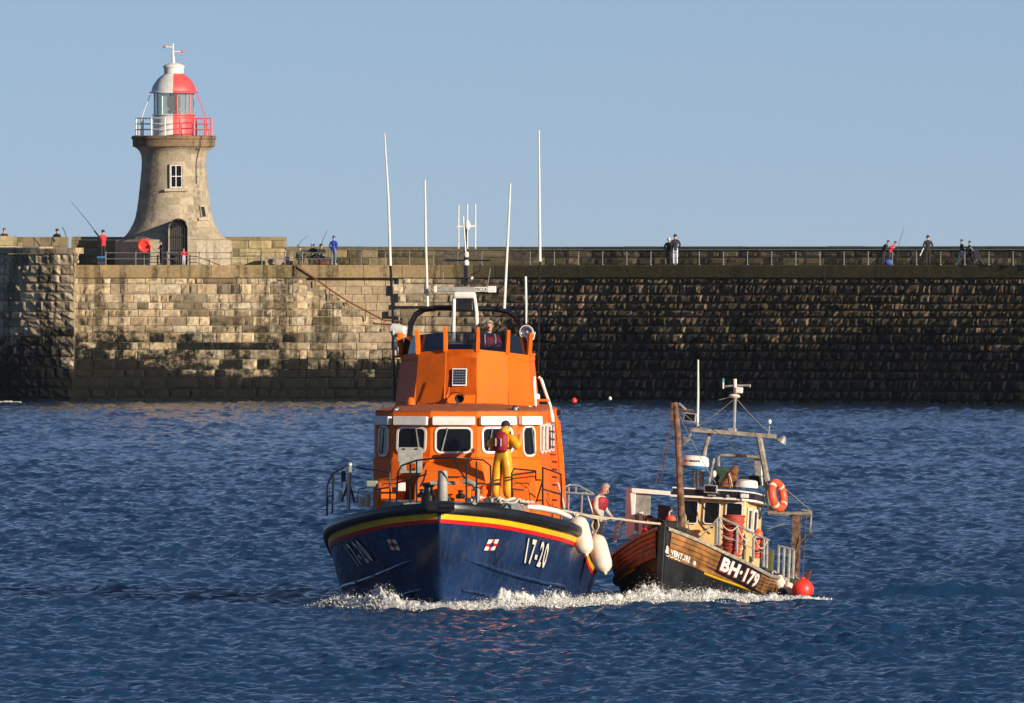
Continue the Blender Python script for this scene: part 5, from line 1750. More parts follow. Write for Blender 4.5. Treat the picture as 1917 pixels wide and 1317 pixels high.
# aft guard rails, gallows post
for px in (1458, 1468, 1478, 1486):
    tubeF('aft_rail_post', 'galvanised', [(px, 1024 + (px - 1458) * 0.25), (px - 2, 1082 + (px - 1458) * 0.25)], 0.035, 7.6)
tubeF('aft_rail', 'galvanised', [(1456, 1022), (1488, 1030)], 0.03, 7.6)
MB().hexa([FP(1480, 1090, 8.3), FP(1494, 1092, 8.3), FP(1496, 1092, 8.5), FP(1482, 1090, 8.5), FP(1484, 963, 8.3), FP(1497, 964, 8.3), FP(1498, 964, 8.5), FP(1485, 963, 8.5)]).build('gallows_post', 'rusty_steel', fb)
tubeF('gallows_beam', 'weathered_steel', [(1438, 961), (1480, 963), (1520, 962)], 0.055, 8.4)
tubeF('gallows_strut', 'weathered_steel', [(1500, 955), (1519, 958), (1518, 975), (1516, 995)], 0.025, 8.6)
tubeF('gallows_hook', 'rusty_steel', [(1516, 985), (1519, 998), (1510, 1002), (1498, 1015), (1492, 1030)], 0.022, 8.6)
tubeF('rigging_wire', 'weathered_steel', [(1440, 990), (1478, 978)], 0.012, 8.0)
MB().hexa([FP(1495, 1105, 9.0), FP(1508, 1108, 9.0), FP(1510, 1106, 9.4), FP(1497, 1104, 9.4), FP(1508, 1074, 9.0), FP(1520, 1066, 9.0), FP(1521, 1066, 9.2), FP(1509, 1073, 9.2)]).build('trawl_board', 'dark_red_board', fb, bevel=0.02)
MB().box(FP(1442, 1050, 5.0), (0.14, 0.3, 0.5)).build('locker', 'olive_cloth', fb, bevel=0.02)
nh = MB()
random.seed(41)
for i in range(9):
    nh.ball(FP(1478 + random.uniform(-24, 18), 1096 + random.uniform(-6, 8), 8.0 + random.uniform(-.4, .4)), (random.uniform(.14, .26), .2, random.uniform(.10, .18)), 9, lump=0.12)
nh.build('net_heap', 'green_cloth', fb, smooth=70)
for k in range(5):      # net cordage thrown over the heap
    pts = [FP(1458 + k * 9 + 6 * math.sin(i * 1.7 + k), 1076 + i * 5, 7.7) for i in range(7)]
    MB().tube(pts, 0.014, 5).build('net_cord', ('rope', 'teal_plastic', 'buoy_orange', 'pale_rope', 'rope')[k], fb, smooth=60)
# ropes and hoses slung along the port rail and the wheelhouse front
def slung(name, m, px0, py0, px1, py1, v0, v1, r, sag, n=12):
    q = []
    for i in range(n + 1):
        t = i / n
        q.append(FP(lerp(px0, px1, t), lerp(py0, py1, t) + sag * 4 * t * (1 - t), lerp(v0, v1, t)))
    MB().tube(q, r, 5).build(name, m, fb, smooth=60)
slung('slung_rope', 'rope', 1347, 972, 1380, 986, 2.45, 3.05, 0.016, 14)
slung('slung_rope', 'pale_rope', 1380, 986, 1411, 1001, 3.05, 3.65, 0.016, 18)
slung('slung_rope', 'rope', 1412, 1002, 1436, 1012, 3.65, 4.2, 0.014, 20)
slung('deck_hose', 'black_paint', 1305, 925, 1352, 992, 4.15, 4.1, 0.016, 10)
slung('stay_wire', 'weathered_steel', 1264, 758, 1330, 812, 1.9, 6.0, 0.008, 4)
slung('stay_wire', 'weathered_steel', 1266, 765, 1340, 905, 1.9, 5.0, 0.008, 6)
slung('stay_wire', 'weathered_steel', 1377, 745, 1296, 805, 6.0, 6.0, 0.007, 3)
slung('stay_wire', 'weathered_steel', 1377, 745, 1446, 815, 6.0, 6.0, 0.007, 3)
slung('gallows_tackle', 'rusty_steel', 1500, 964, 1496, 1075, 8.35, 8.1, 0.008, 3)
slung('gallows_tackle', 'rusty_steel', 1510, 964, 1503, 1085, 8.35, 8.1, 0.007, -5)
MB().lathe([(0.09, 0), (0.12, 0.2), (0.125, 0.24), (0.11, 0.24), (0.08, 0.02)], 14, FP(1226, 990, 1.9)).build('bucket', 'black_paint', fb, smooth=40)

# ---- loose things on and around the fishing boat
def local(o):
    o.matrix_world = MF @ o.matrix_world; return o
def thingF(name, label, cat, px, py, v, R=None, group=None):
    M = MF @ Matrix.Translation(FP(px, py, v))
    if R is not None: M = M @ R.to_4x4()
    return thing(name, label, cat, M, group)
# stack of baskets
for i in range(8):
    t = i / 7
    c = FP(lerp(1368, 1374, t), lerp(1036, 972, t), 3.35)
    M = MF @ Matrix.Translation(c) @ Matrix.Rotation(rad(random.uniform(-4, 4)), 4, 'Y')
    labs = ['bottom red fish basket', 'second red fish basket from the bottom', 'third red fish basket from the bottom', 'fourth red fish basket from the bottom', 'fourth red fish basket from the top', 'third red fish basket from the top', 'second red fish basket from the top', 'topmost red fish basket']
    bs = thing('fish_basket', labs[i] + ' in the stack before the cream wheelhouse', 'basket', M, 'red baskets stacked on the fishing boat')
    r = lerp(0.215, 0.262, t)
    MB().lathe([(r * 0.84, -0.17), (r * 0.93, 0.0), (r * 0.99, 0.07), (r * 0.95, 0.07), (r * 0.8, -0.17), (0, -0.165)], 22).build('tub', 'basket_red', bs, smooth=40)
    MB().ring((0, 0, 0.07), r * 1.0, 0.016, M=Matrix.Rotation(rad(90), 3, 'X'), n=22, k=6).build('rim', 'basket_red', bs, smooth=60)
    if i in (1, 3, 5, 7):
        MB().tube([(r * math.cos(a), r * math.sin(a), 0.02 - 0.05 * math.sin((a + 2.4) * 2)) for a in np.linspace(-2.2, -1.2, 7)], 0.014, 5).build('handle', 'cream_fender' if i == 3 else 'basket_red', bs)
# lifebuoy hung on the gantry leg
R = Matrix.Rotation(rad(-13), 3, 'Y') @ Matrix.Rotation(rad(74), 3, 'Z')
lbf = thingF('lifebuoy', 'orange lifebuoy with pale bands hung on the fishing boat gantry', 'lifebuoy', 1456, 928, 5.9, R)
MB().ring((0, 0, 0), 0.30, 0.095, n=30, k=10).build('ring', 'buoy_orange', lbf, smooth=60)
for a in (45, 135, 225, 315):
    pts = [(0.30 * math.cos(rad(a + d)), 0, 0.30 * math.sin(rad(a + d))) for d in (-6, -2, 2, 6)]
    MB().tube(pts, 0.099, 10)  .build('band', 'cream_fender', lbf, smooth=60)
# orange canisters by the rail
for (px, py, lab) in ((1419, 1006, 'orange plastic canister on top, by the fishing boat side rail'), (1417, 1032, 'lower orange plastic canister by the fishing boat side rail')):
    o = thingF('canister', lab, 'canister', px, py, 4.2)
    MB().lathe([(0.0, -0.17), (0.10, -0.16), (0.11, -0.1), (0.11, 0.1), (0.07, 0.16), (0.03, 0.17), (0.03, 0.2), (0, 0.2)], 14).build('body', 'buoy_orange', o, smooth=40)
    MB().lathe([(0.113, -0.03), (0.115, 0.03)], 14).build('strap', 'cream_fender' if py < 1020 else 'dark_cloth', o)
o = thingF('float', 'small orange float on the dark box at the fishing boat bow', 'float', 1256, 972, 1.6)
MB().ball((0, 0, 0), (0.12, 0.10, 0.085), 12).build('shell', 'buoy_orange', o, smooth=60)
MB().tube([(-0.05, 0, 0.07), (-0.04, 0, 0.16), (0.02, 0, 0.2)], 0.02, 6).build('eye', 'pale_rope', o)
o = thingF('deck_box', 'dark plastic fish box at the fishing boat bow under the orange float', 'box', 1258, 984, 1.7)
MB().box((0, 0, 0), (0.34, 0.4, 0.16)).build('body', 'iron', o, bevel=0.02)
MB().box((0, 0, 0.085), (0.38, 0.44, 0.03)).build('rim', 'iron', o, bevel=0.008)
tb = MB().tube([FP(1282, 985, 1.9), FP(1288, 975, 2.0), FP(1290, 990, 2.0), FP(1287, 1000, 2.0), FP(1283, 990, 2.0), FP(1284, 968, 2.0), FP(1280, 958, 1.95)], 0.018, 6).build('hanging_rope', 'rope', None, smooth=60)
tb.matrix_world = MF; tag(tb, 'loop of yellowish rope hanging at the foot of the rusty foremast', 'rope')

def fender(label, top, bot, Y0, Y1, r, m='cream_fender', cap=None, group=None):
    A = P(*top, Y0); B = P(*bot, Y1)
    d = B - A; L_ = d.length
    Q = Vector((0, 0, -1)).rotation_difference(d).to_matrix().to_4x4()
    o = thing('boat_fender', label, 'fender', Matrix.Translation(A) @ Q, group)
    prof = [(0.025, 0.0), (0.035, -0.05 * L_), (r * 0.55, -0.09 * L_), (r * 0.88, -0.16 * L_), (r, -0.28 * L_), (r, -0.72 * L_), (r * 0.88, -0.84 * L_), (r * 0.5, -0.92 * L_), (0.04, -0.95 * L_), (0.035, -L_), (0.0, -L_)]
    MB().lathe(prof, 20).build('body', m, o, smooth=60)
    MB().ring((0, 0, 0.02), 0.04, 0.014, n=12, k=6).build('eye', m, o)
    if cap:
        for k in ((0, 4), ):
            MB().lathe([(a * 1.015 + 0.004, b) for a, b in prof[:5]], 20).build('end_cap', cap, o, smooth=60)
    return o
fender('pale fender hanging against the lifeboat, left one of the big pair', (1079, 964), (1099, 1042), 357.0, 356.6, 0.215, group='big pale fenders between the boats')
fender('pale fender hanging between the two boats, right and lower of the big pair', (1113, 998), (1134, 1076), 358.6, 358.2, 0.215, group='big pale fenders between the boats')
fender('cream fender with navy top hanging at the fishing boat quarter', (1450, 1074), (1467, 1107), 366.0, 365.8, 0.135, cap='navy_cloth')
fender('short cream fender beside the red ball buoy at the water', (1474, 1090), (1482, 1124), 365.2, 365.0, 0.12, cap='cream_fender')
def ballbuoy(label, px, py, Y, r, m, cat='buoy', name='ball_buoy', m2=None):
    o = thing(name, label, cat, Matrix.Translation(P(px, py, Y)))
    MB().ball((0, 0, 0), (r, r, r * 1.03), 20).build('body', m, o, smooth=60)
    MB().lathe([(0.05, r * 0.9), (0.05, r * 1.15), (0, r * 1.16)], 10).build('neck', m2 or m, o)
    return o
ballbuoy('large red ball buoy hanging at the fishing boat stern by the water', 1503, 1105, 364.5, 0.255, 'buoy_red')
ballbuoy('small navy ball buoy at the water below the cream fenders', 1464, 1112, 364.8, 0.13, 'navy_cloth', m2='cream_fender')
ballbuoy('tiny red float on the water in front of the pier', 1075, 751, 884, 0.16, 'buoy_red', 'float', 'marker_float')
ballbuoy('tiny white float on the water at the dark pier foot', 1142, 746.5, 884, 0.10, 'white_paint', 'float', 'marker_float')

# mooring lines between the boats
def line(label, pts, r, m='rope', sag=0.0, name='mooring_line'):
    q = [P(*p) for p in pts]
    fine = []
    for a, b in zip(q, q[1:]):
        for k in range(6):
            t = k / 6
            fine.append(a.lerp(b, t) - Vector((0, 0, sag * 4 * t * (1 - t))))
    fine.append(q[-1])
    return tag(MB().tube(fine, r, 6).build(name, m, None, smooth=60), label, 'rope')
line('taut tan mooring rope from the lifeboat deck to the fishing boat bow', [(1006, 952, 355.5), (1060, 957, 356.8), (1112, 967, 358.4), (1160, 972, 359.5), (1236, 981, 360.4)], 0.028, sag=0.01)
line('second tan rope strand beside the knot holding the pale fenders', [(1084, 961, 357.2), (1112, 970, 358.2), (1142, 972, 359.2)], 0.024, sag=0.02)
line('tan rope tail hanging from the knot to the right fender', [(1112, 968, 358.4), (1108, 985, 358.5), (1114, 999, 358.5), (1121, 985, 358.4), (1118, 970, 358.4)], 0.022)
line('tan rope knot tail holding the left pale fender', [(1112, 968, 358.4), (1095, 964, 357.6), (1080, 964, 357.1)], 0.020)
line('thin dark line sagging from the pale fenders to the fishing boat', [(1132, 1002, 358.6), (1150, 1008, 360.5)], 0.014, 'black_paint', 0.02)

# ================================================================= PEOPLE
J0 = dict(pelvis=(0, 0, .95, .145), waist=(0, .0, 1.10, .135), chest=(0, .01, 1.30, .160), neck=(0, 0, 1.47, .062), headlow=(0, -.02, 1.575, .078), head=(0, -.012, 1.655, .094), crown=(0, 0, 1.715, .066),
          shl=(-.175, .01, 1.405, .072), ell=(-.235, .02, 1.14, .052), wrl=(-.235, -.06, .91, .036), hal=(-.235, -.085, .83, .038),
          shr=(.175, .01, 1.405, .072), elr=(.235, .02, 1.14, .052), wrr=(.235, -.06, .91, .036), har=(.235, -.085, .83, .038),
          hil=(-.09, 0, .90, .100), knl=(-.10, -.015, .50, .070), anl=(-.10, .02, .10, .050), tol=(-.115, -.13, .045, .042),
          hir=(.09, 0, .90, .100), knr=(.10, -.015, .50, .070), anr=(.10, .02, .10, .050), tor=(.115, -.13, .045, .042))
BONES = [('pelvis', 'waist', 'top'), ('waist', 'chest', 'top'), ('chest', 'neck', 'top'), ('neck', 'headlow', 'skin'), ('headlow', 'head', 'skin'), ('head', 'crown', 'skin'),
         ('chest', 'shl', 'top'), ('shl', 'ell', 'sleeve'), ('ell', 'wrl', 'sleeve'), ('wrl', 'hal', 'skin'),
         ('chest', 'shr', 'top'), ('shr', 'elr', 'sleeve'), ('elr', 'wrr', 'sleeve'), ('wrr', 'har', 'skin'),
         ('pelvis', 'hil', 'legs'), ('hil', 'knl', 'legs'), ('knl', 'anl', 'legs'), ('anl', 'tol', 'shoe'),
         ('pelvis', 'hir', 'legs'), ('hir', 'knr', 'legs'), ('knr', 'anr', 'legs'), ('anr', 'tor', 'shoe')]
UPPER = ('waist', 'chest', 'neck', 'headlow', 'head', 'crown', 'shl', 'ell', 'wrl', 'hal', 'shr', 'elr', 'wrr', 'har')

def person(label, base, rotz=0.0, H=1.75, top='dark_cloth', legs='dark_cloth', sleeve=None, shoe='shoe_dark', hair='hair_dark', hat=None, pose=None, lean=0.0, nod=0.0, bulk=1.0, group=None, detail=0, hood=None, skin='skin'):
    J = {k: [Vector(v[:3]), v[3]] for k, v in J0.items()}
    for k, v in (pose or {}).items():
        J[k][0] = Vector(v[:3])
        if len(v) > 3: J[k][1] = v[3]
    for k in ('waist', 'chest', 'pelvis', 'shl', 'shr', 'ell', 'elr'):
        J[k][1] *= bulk
    if lean:
        R = Matrix.Rotation(rad(lean), 3, 'X'); c = J['pelvis'][0]
        for k in UPPER:
            if pose and k in pose and k[:2] in ('wr', 'ha', 'el'): continue
            J[k][0] = c + R @ (J[k][0] - c)
    if nod:
        R = Matrix.Rotation(rad(nod), 3, 'X'); c = J['neck'][0]
        for k in ('headlow', 'head', 'crown'):
            J[k][0] = c + R @ (J[k][0] - c)
    sc = H / 1.78
    names = list(J)
    me = bpy.data.meshes.new('person')
    me.from_pydata([tuple(J[k][0]) for k in names], [(names.index(a), names.index(b)) for a, b, _ in BONES], [])
    ob = bpy.data.objects.new('person_src', me); COL.objects.link(ob)
    md = ob.modifiers.new('skin', 'SKIN'); md.use_smooth_shade = True; md.branch_smoothing = 0.6
    for i, k in enumerate(names):
        sv_ = me.skin_vertices[0].data[i]
        r = J[k][1]; sv_.radius = (r, r); sv_.use_root = (k == 'pelvis')
    sd = ob.modifiers.new('sub', 'SUBSURF'); sd.levels = 2 if detail else 1; sd.render_levels = sd.levels
    dg = bpy.context.evaluated_depsgraph_get()
    body = bpy.data.meshes.new_from_object(ob.evaluated_get(dg))
    bpy.data.objects.remove(ob, do_unlink=True); bpy.data.meshes.remove(me)
    V = [v.co.copy() for v in body.vertices]; FC = [tuple(p.vertices) for p in body.polygons]
    bpy.data.meshes.remove(body)
    slots = [skin, top, sleeve or top, legs, shoe]
    sidx = {'skin': 0, 'top': 1, 'sleeve': 2, 'legs': 3, 'shoe': 4}
    mi = []
    for f in FC:
        c = sum((V[i] for i in f), Vector()) / len(f)
        best, bm_ = 1e9, 0
        for a, b, m_ in BONES:
            A, B = J[a][0], J[b][0]; d = B - A
            t = min(1, max(0, (c - A).dot(d) / max(1e-9, d.length_squared)))
            rr = lerp(J[a][1], J[b][1], t)
            q = (c - (A + d * t)).length - rr
            if q < best: best, bm_ = q, sidx[m_]
        mi.append(bm_)
    mb = MB(); mb.v = [tuple(v) for v in V]; mb.f = FC; mb.m = mi
    hd = J['head'][0]; hl = J['headlow'][0]; upv = (J['crown'][0] - hl).normalized()
    fw = Vector((0, -1, 0)); fw = (fw - upv * fw.dot(upv)).normalized(); rt = upv.cross(fw)
    mb.ball(hd + fw * 0.10 - upv * 0.035, (0.016, 0.02, 0.026), 6)
    for s_ in (-1, 1):
        mb.ball(hd + rt * 0.094 * s_ - upv * 0.02, (0.014, 0.022, 0.032), 6)
    if detail:
        mb.ball(hl + fw * 0.066 - upv * 0.01, (0.035, 0.03, 0.03), 8)
        for h_, w_ in (('hal', 'wrl'), ('har', 'wrr')):
            hp = J[h_][0]; d = (hp - J[w_][0]).normalized()
            sd_ = d.orthogonal().normalized(); cu = d.cross(sd_)
            for k in range(4):
                b0 = hp + sd_ * (k - 1.5) * 0.019 + d * 0.02
                Lf = (0.065, 0.078, 0.074, 0.058)[k]
                mb.tube([b0, b0 + d * Lf * 0.5 + cu * 0.01, b0 + d * Lf * 0.85 + cu * 0.035], [0.010, 0.009, 0.007], 6)
            b0 = hp - sd_ * 0.03
            mb.tube([b0 - d * 0.02, b0 - sd_ * 0.025 + d * 0.015 + cu * 0.01, b0 - sd_ * 0.03 + d * 0.05 + cu * 0.02], [0.011, 0.010, 0.008], 6)
    while len(mb.m) < len(mb.f): mb.m.append(0)
    o = mb.build('person', slots, None, fix=False)
    o.data.shade_smooth()
    o.matrix_world = Matrix.Translation(base) @ Matrix.Rotation(rotz, 4, 'Z') @ Matrix.Scale(sc, 4)
    tag(o, label, 'person', group)
    Rh = Matrix((rt, -fw, upv)).transposed()
    cov = hat or hair
    if cov:
        vs_ = MB()
        n = 14; rows = []
        for i in range(6):
            th = rad(8 + 84 * i / 5)
            row = []
            for j in range(n):
                a = 2 * math.pi * j / n
                front = max(0, -math.sin(a))
                th2 = th * (1 - 0.42 * front * (i / 5)) if not hat else th * (1 - 0.25 * front * (i / 5))
                q = Vector((0.108 * math.sin(th2) * math.cos(a), 0.116 * math.sin(th2) * math.sin(a) + 0.008, 0.122 * math.cos(th2)))
                k = 1 + random.uniform(-.03, .03) * (0 if hat else 1)
                row.append(hd + Rh @ (q * k))
            rows.append(row)
        vs_.loft(rows, closed=True); vs_.add(rows[0], [tuple(range(n))])
        vs_.build('hat' if hat else 'hair', cov, o, smooth=60)
    if detail:
        for s_ in (-1, 1):
            MB().ball(hd + fw * 0.088 + rt * 0.035 * s_ + upv * 0.0, (0.011, 0.008, 0.008), 6).build('eye', 'hair_dark', o)
        MB().box(hl + fw * 0.082 + upv * 0.012, (0.045, 0.012, 0.010)).build('mouth', 'dark_red_board', o)
    return o, J

def vest(o, J, m, straps='white_paint', r=0.03, back=False):
    """lifejacket following the trunk"""
    c, w, n = J['chest'][0], J['waist'][0], J['neck'][0]
    rows = []
    for t, k in ((0.0, 0.95), (0.25, 1.04), (0.55, 1.04), (0.85, 0.98), (1.0, 0.70)):
        p = w.lerp(c + (n - c) * 0.55, t)
        rr = lerp(J['waist'][1], J['chest'][1], min(1, t * 1.3)) * k + r * 0.7
        rows.append([p + Vector((rr * 1.16 * math.cos(a), rr * 0.98 * math.sin(a), 0.02 * math.sin(2 * a))) for a in np.linspace(0, 2 * math.pi, 17)[:-1]])
    v_ = MB().loft(rows, closed=True).build('lifejacket', m, o, smooth=70)
    return v_

# --- lifeboat helmsman on the flybridge
b_ = ML @ LP(915, 600, 9.45); base = Vector((b_.x, b_.y, b_.z - 1.72))
o, J = person('grey-haired person in dark red lifejacket standing at the lifeboat flybridge helm', base, rad(10), 1.74, top='dark_cloth', sleeve='lifejacket', legs='dark_cloth', hair='hair_grey', nod=14, detail=1,
              pose=dict(ell=(-.25, -.10, 1.18, .062), wrl=(-.17, -.30, 1.16, .042), hal=(-.12, -.37, 1.17, .042), elr=(.25, -.10, 1.18, .062), wrr=(.17, -.30, 1.16, .042), har=(.12, -.37, 1.17, .042)), bulk=1.08)
vest(o, J, 'lifejacket')
for s_ in (-1, 1):
    MB().tube([(s_ * 0.115, -0.13, 1.44), (s_ * 0.13, -0.185, 1.33), (s_ * 0.12, -0.205, 1.22)], 0.016, 5).build('reflective_strap', 'white_paint', o)
# --- crewman in yellow oilskins looking in at the window
bb = ML @ LP(941, 936, 3.85)
o, J = person('person in yellow oilskins with red lifejacket pack leaning at the lifeboat wheelhouse window', bb, rad(150), 1.80, top='oilskin', legs='oilskin', sleeve='oilskin', shoe='oilskin', hair='hair_dark', detail=1, lean=9, bulk=1.5, nod=6,
              pose=dict(elr=(.33, .02, 1.18, .080), wrr=(.20, -.22, 1.33, .05), har=(.14, -.30, 1.40, .045), ell=(-.36, -.04, 1.16, .085), wrl=(-.30, -.26, 1.36, .05), hal=(-.24, -.34, 1.44, .045),
                        hil=(-.11, 0, .90, .150), knl=(-.125, -.02, .50, .120), anl=(-.12, .02, .12, .10), tol=(-.115, -.12, .05, .055), hir=(.11, 0, .90, .150), knr=(.14, .02, .50, .118), anr=(.15, .08, .12, .10), tor=(.15, -.04, .05, .055)))
MB().ball(J['headlow'][0] + Vector((0, .035, -.035)), (0.125, 0.11, 0.10), 14).build('hood', 'oilskin', o, smooth=70)
ch_ = J['chest'][0]
pk = MB()
rows = []
for t, w_, d_ in ((0, .13, .05), (.12, .17, .10), (.5, .18, .13), (.85, .165, .10), (1, .12, .05)):
    z = lerp(-.24, .20, t)
    rows.append([ch_ + Vector((-0.02 + w_ * math.cos(a), 0.17 + d_ * math.sin(a), z)) for a in np.linspace(0, 2 * math.pi, 15)[:-1]])
pk.loft(rows, closed=True, capends=True)
pk_o = pk.build('lifejacket_pack', 'lifejacket', o, smooth=60)
for dx in (-.10, .03):
    MB().box(ch_ + Vector((dx, 0.302, -0.02)), (0.022, 0.012, 0.17)).build('reflective_strip', 'white_paint', pk_o)
MB().ring(J['waist'][0] + Vector((0, .03, .05)), 0.205, 0.022, M=Matrix.Rotation(rad(90), 3, 'X') @ Matrix.Scale(1.0, 3), n=20, k=6).build('belt', 'dark_cloth', o)
# --- crew member at the lifeboat's side
bb = P(1119, 1043, 361.2); bb.z = 1.02
o, J = person('grey-haired person in red lifejacket and grey sleeves leaning between the two boats', bb, rad(62), 1.72, top='grey_knit', sleeve='grey_knit', legs='dark_cloth', hair='hair_grey', detail=1, lean=10, nod=26, bulk=1.1,
              pose=dict(ell=(-.23, -.05, 1.14, .064), wrl=(-.20, -.22, .92, .044), hal=(-.18, -.28, .85, .044), elr=(.24, -.06, 1.12, .06), wrr=(.2, -.24, .95, .042), har=(.18, -.3, .9, .042)))
vest(o, J, 'lifejacket')
# --- skipper's head over the fishing boat bulwark
bb = MF @ FP(1210, 972, 2.5); bb.z -= 1.60
o, J = person('dark-haired person in red top crouching behind the fishing boat bow bulwark', bb, rad(55), 1.70, top='red_cloth', legs='dark_cloth', hair='hair_dark', lean=8, nod=-4, detail=1,
              pose=dict(knl=(-.12, -.30, .62, .08), anl=(-.1, .0, .12, .055), tol=(-.1, -.16, .05, .045), knr=(.12, -.30, .62, .08), anr=(.1, .0, .12, .055), tor=(.1, -.16, .05, .045)))
# --- rust-brown bundle on the fishing boat roof
bun = thingF('cloth_bundle', 'rusty brown oilskin bundle heaped on the fishing boat wheelhouse roof', 'bundle', 1366, 912, 5.2)
def drape(c0, c1, r0, r1, seed, n=16):
    rows = []
    for i in range(8):
        t = i / 7
        c = Vector(c0).lerp(Vector(c1), t); r = lerp(r0, r1, t ** 0.8)
        rows.append([c + Vector((math.cos(a) * r * (1 + 0.22 * math.sin(a * 5 + seed) * (1 - t * 0.5)), math.sin(a) * r * 0.8 * (1 + 0.2 * math.sin(a * 4 + seed * 2)), 0.02 * math.sin(a * 3 + i))) for a in np.linspace(0, 2 * math.pi, n + 1)[:-1]])
    return MB().loft(rows, closed=True, capends=True)
drape((-0.10, 0, -0.02), (0.0, 0, 0.34), 0.20, 0.07, 1.0).build('fold', 'brown_cloth', bun, smooth=70)
drape((0.10, 0.03, -0.02), (0.03, 0.02, 0.36), 0.15, 0.08, 2.3).build('fold', 'brown_cloth', bun, smooth=70)
MB().ball((0.09, 0, 0.37), (0.10, 0.09, 0.125), 14, lump=0.12).build('hood', 'brown_cloth', bun, smooth=70)
MB().tube([(-0.02, -0.12, 0.3), (0.05, -0.15, 0.15), (0.09, -0.17, 0.0)], 0.014, 5).build('cord', 'pale_rope', bun)

# --- walkers and anglers on the pier
def onpier(px, dy=2.0):
    x = px2x(px)
    Yq = float(np.interp(x, xs_, ys_)) + dy
    return Vector((px2x(px, Yq), Yq, ZW))
ARMS_FWD = dict(ell=(-.24, -.10, 1.16), wrl=(-.14, -.32, 1.18), hal=(-.10, -.38, 1.2), elr=(.24, -.10, 1.16), wrr=(.14, -.32, 1.18), har=(.10, -.38, 1.2))
POCKET = dict(ell=(-.28, .06, 1.14), wrl=(-.20, -.08, .96), hal=(-.16, -.11, .94), elr=(.28, .06, 1.14), wrr=(.20, -.08, .96), har=(.16, -.11, .94))
STRIDE = dict(knl=(-.10, -.16, .52), anl=(-.1, -.22, .12), tol=(-.1, -.38, .06), knr=(.10, .08, .50), anr=(.1, .26, .13), tor=(.1, .12, .05))
CROUCH = dict(pelvis=(0, .12, .42, .15), waist=(0, .08, .56), chest=(0, -.02, .76), neck=(0, -.06, .92), headlow=(0, -.09, 1.02), head=(0, -.09, 1.10), crown=(0, -.08, 1.16),
              shl=(-.18, -.02, .86), ell=(-.25, -.18, .66), wrl=(-.18, -.38, .60), hal=(-.16, -.44, .60), shr=(.18, -.02, .86), elr=(.25, -.18, .66), wrr=(.18, -.38, .60), har=(.16, -.44, .60),
              hil=(-.10, .10, .40), knl=(-.18, -.30, .46), anl=(-.16, -.12, .10), tol=(-.17, -.28, .05), hir=(.10, .10, .40), knr=(.18, -.30, .46), anr=(.16, -.12, .10), tor=(.17, -.28, .05))
zt_ = ZH
b1 = P(8, 470, YP + 4.6); b1.z = y2z(427, YP + 4.6) - 1.74
person('dark-clad person at the far left end behind the pale stone block', b1, rad(30), 1.74, bulk=1.15, pose=POCKET, group='people on the pier')
b1 = P(107, 470, YP + 7.0); b1.z = y2z(428, YP + 7.0) - 1.72
person('black-clad person behind the low wall left of the angler in red', b1, rad(150), 1.72, bulk=1.15, pose=POCKET, hat='dark_cloth', group='people on the pier')
pp = onpier(193, 2.6); pp.z = y2z(430, pp.y) - 1.75
person('angler in bright red jacket and black trousers left of the lighthouse', pp, rad(-150), 1.75, top='red_cloth', sleeve='dark_cloth', legs='dark_cloth', hat='dark_cloth', bulk=1.25, pose=ARMS_FWD, group='people on the pier')
MB_box = thing('fishing_seat_box', 'dark blue tackle box standing by the angler in red', 'box', Matrix.Translation(onpier(189, 1.6)))
MB().box((0, 0, 0.22), (0.42, 0.34, 0.40)).build('body', 'navy_cloth', MB_box, bevel=0.03)
MB().box((0, 0, 0.46), (0.46, 0.38, 0.08)).build('lid', 'blue_plastic', MB_box, bevel=0.02)
person('slim person in black looking down beside the lighthouse lifebuoy', onpier(302, 0.15), rad(-60), 1.42, pose=dict(ell=(-.2, -.06, 1.16), wrl=(-.12, -.26, 1.2), hal=(-.08, -.3, 1.25), elr=(.2, -.06, 1.16), wrr=(.12, -.26, 1.2), har=(.08, -.3, 1.25)), nod=18, bulk=0.9, group='people on the pier')
person('child in red top and pale trousers before the lighthouse door', onpier(344, 0.1), rad(20), 0.98, top='red_cloth', legs='pale_denim', hair='hair_dark', bulk=1.15, pose=POCKET, shoe='shoe_pale', group='people on the pier')
person('person in bright blue jacket and jeans standing at the railing end', onpier(625, 1.0), rad(150), 1.70, top='blue_cloth', sleeve='blue_cloth', legs='denim', shoe='shoe_pale', hat='blue_cloth', bulk=1.1, pose=POCKET, group='people on the pier')
person('seated angler in dark coat and white cap among fishing tackle', onpier(587, 2.2), rad(-30), 1.86, pose=CROUCH, hat='hair_white', bulk=1.35, group='people on the pier')
person('hunched angler in black beside the one in the white cap', onpier(599, 2.8), rad(20), 1.86, pose=CROUCH, lean=10, bulk=1.35, group='people on the pier')
person('crouching angler in dark green left of the white cap', onpier(560, 2.2), rad(40), 1.55, pose=CROUCH, top='green_cloth', bulk=1.3, group='people on the pier')
person('white-haired person in dark coat, left of the couple on the pier', onpier(1252, 1.3), rad(170), 1.56, hair='hair_white', bulk=1.15, pose=POCKET, group='people on the pier')
person('taller person in black coat, hat and pale jeans, right of the couple', onpier(1264, 1.0), rad(190), 1.76, legs='pale_denim', hat='dark_cloth', bulk=1.12, pose=POCKET, group='people on the pier')
person('person in navy bending down beside the red-jacketed person', onpier(1653, 1.8), rad(60), 1.50, top='navy_cloth', lean=34, bulk=1.2, pose=dict(ARMS_FWD), group='people on the pier')
person('person in red jacket bending forward over blue bag', onpier(1665, 1.4), rad(75), 1.46, top='red_cloth', sleeve='red_cloth', legs='navy_cloth', lean=36, bulk=1.15, pose=dict(ARMS_FWD), group='people on the pier')
person('dark-clad person standing by a leaning white pole on the pier', onpier(1737, 2.2), rad(190), 1.68, hat='dark_cloth', bulk=1.2, pose=POCKET, group='people on the pier')
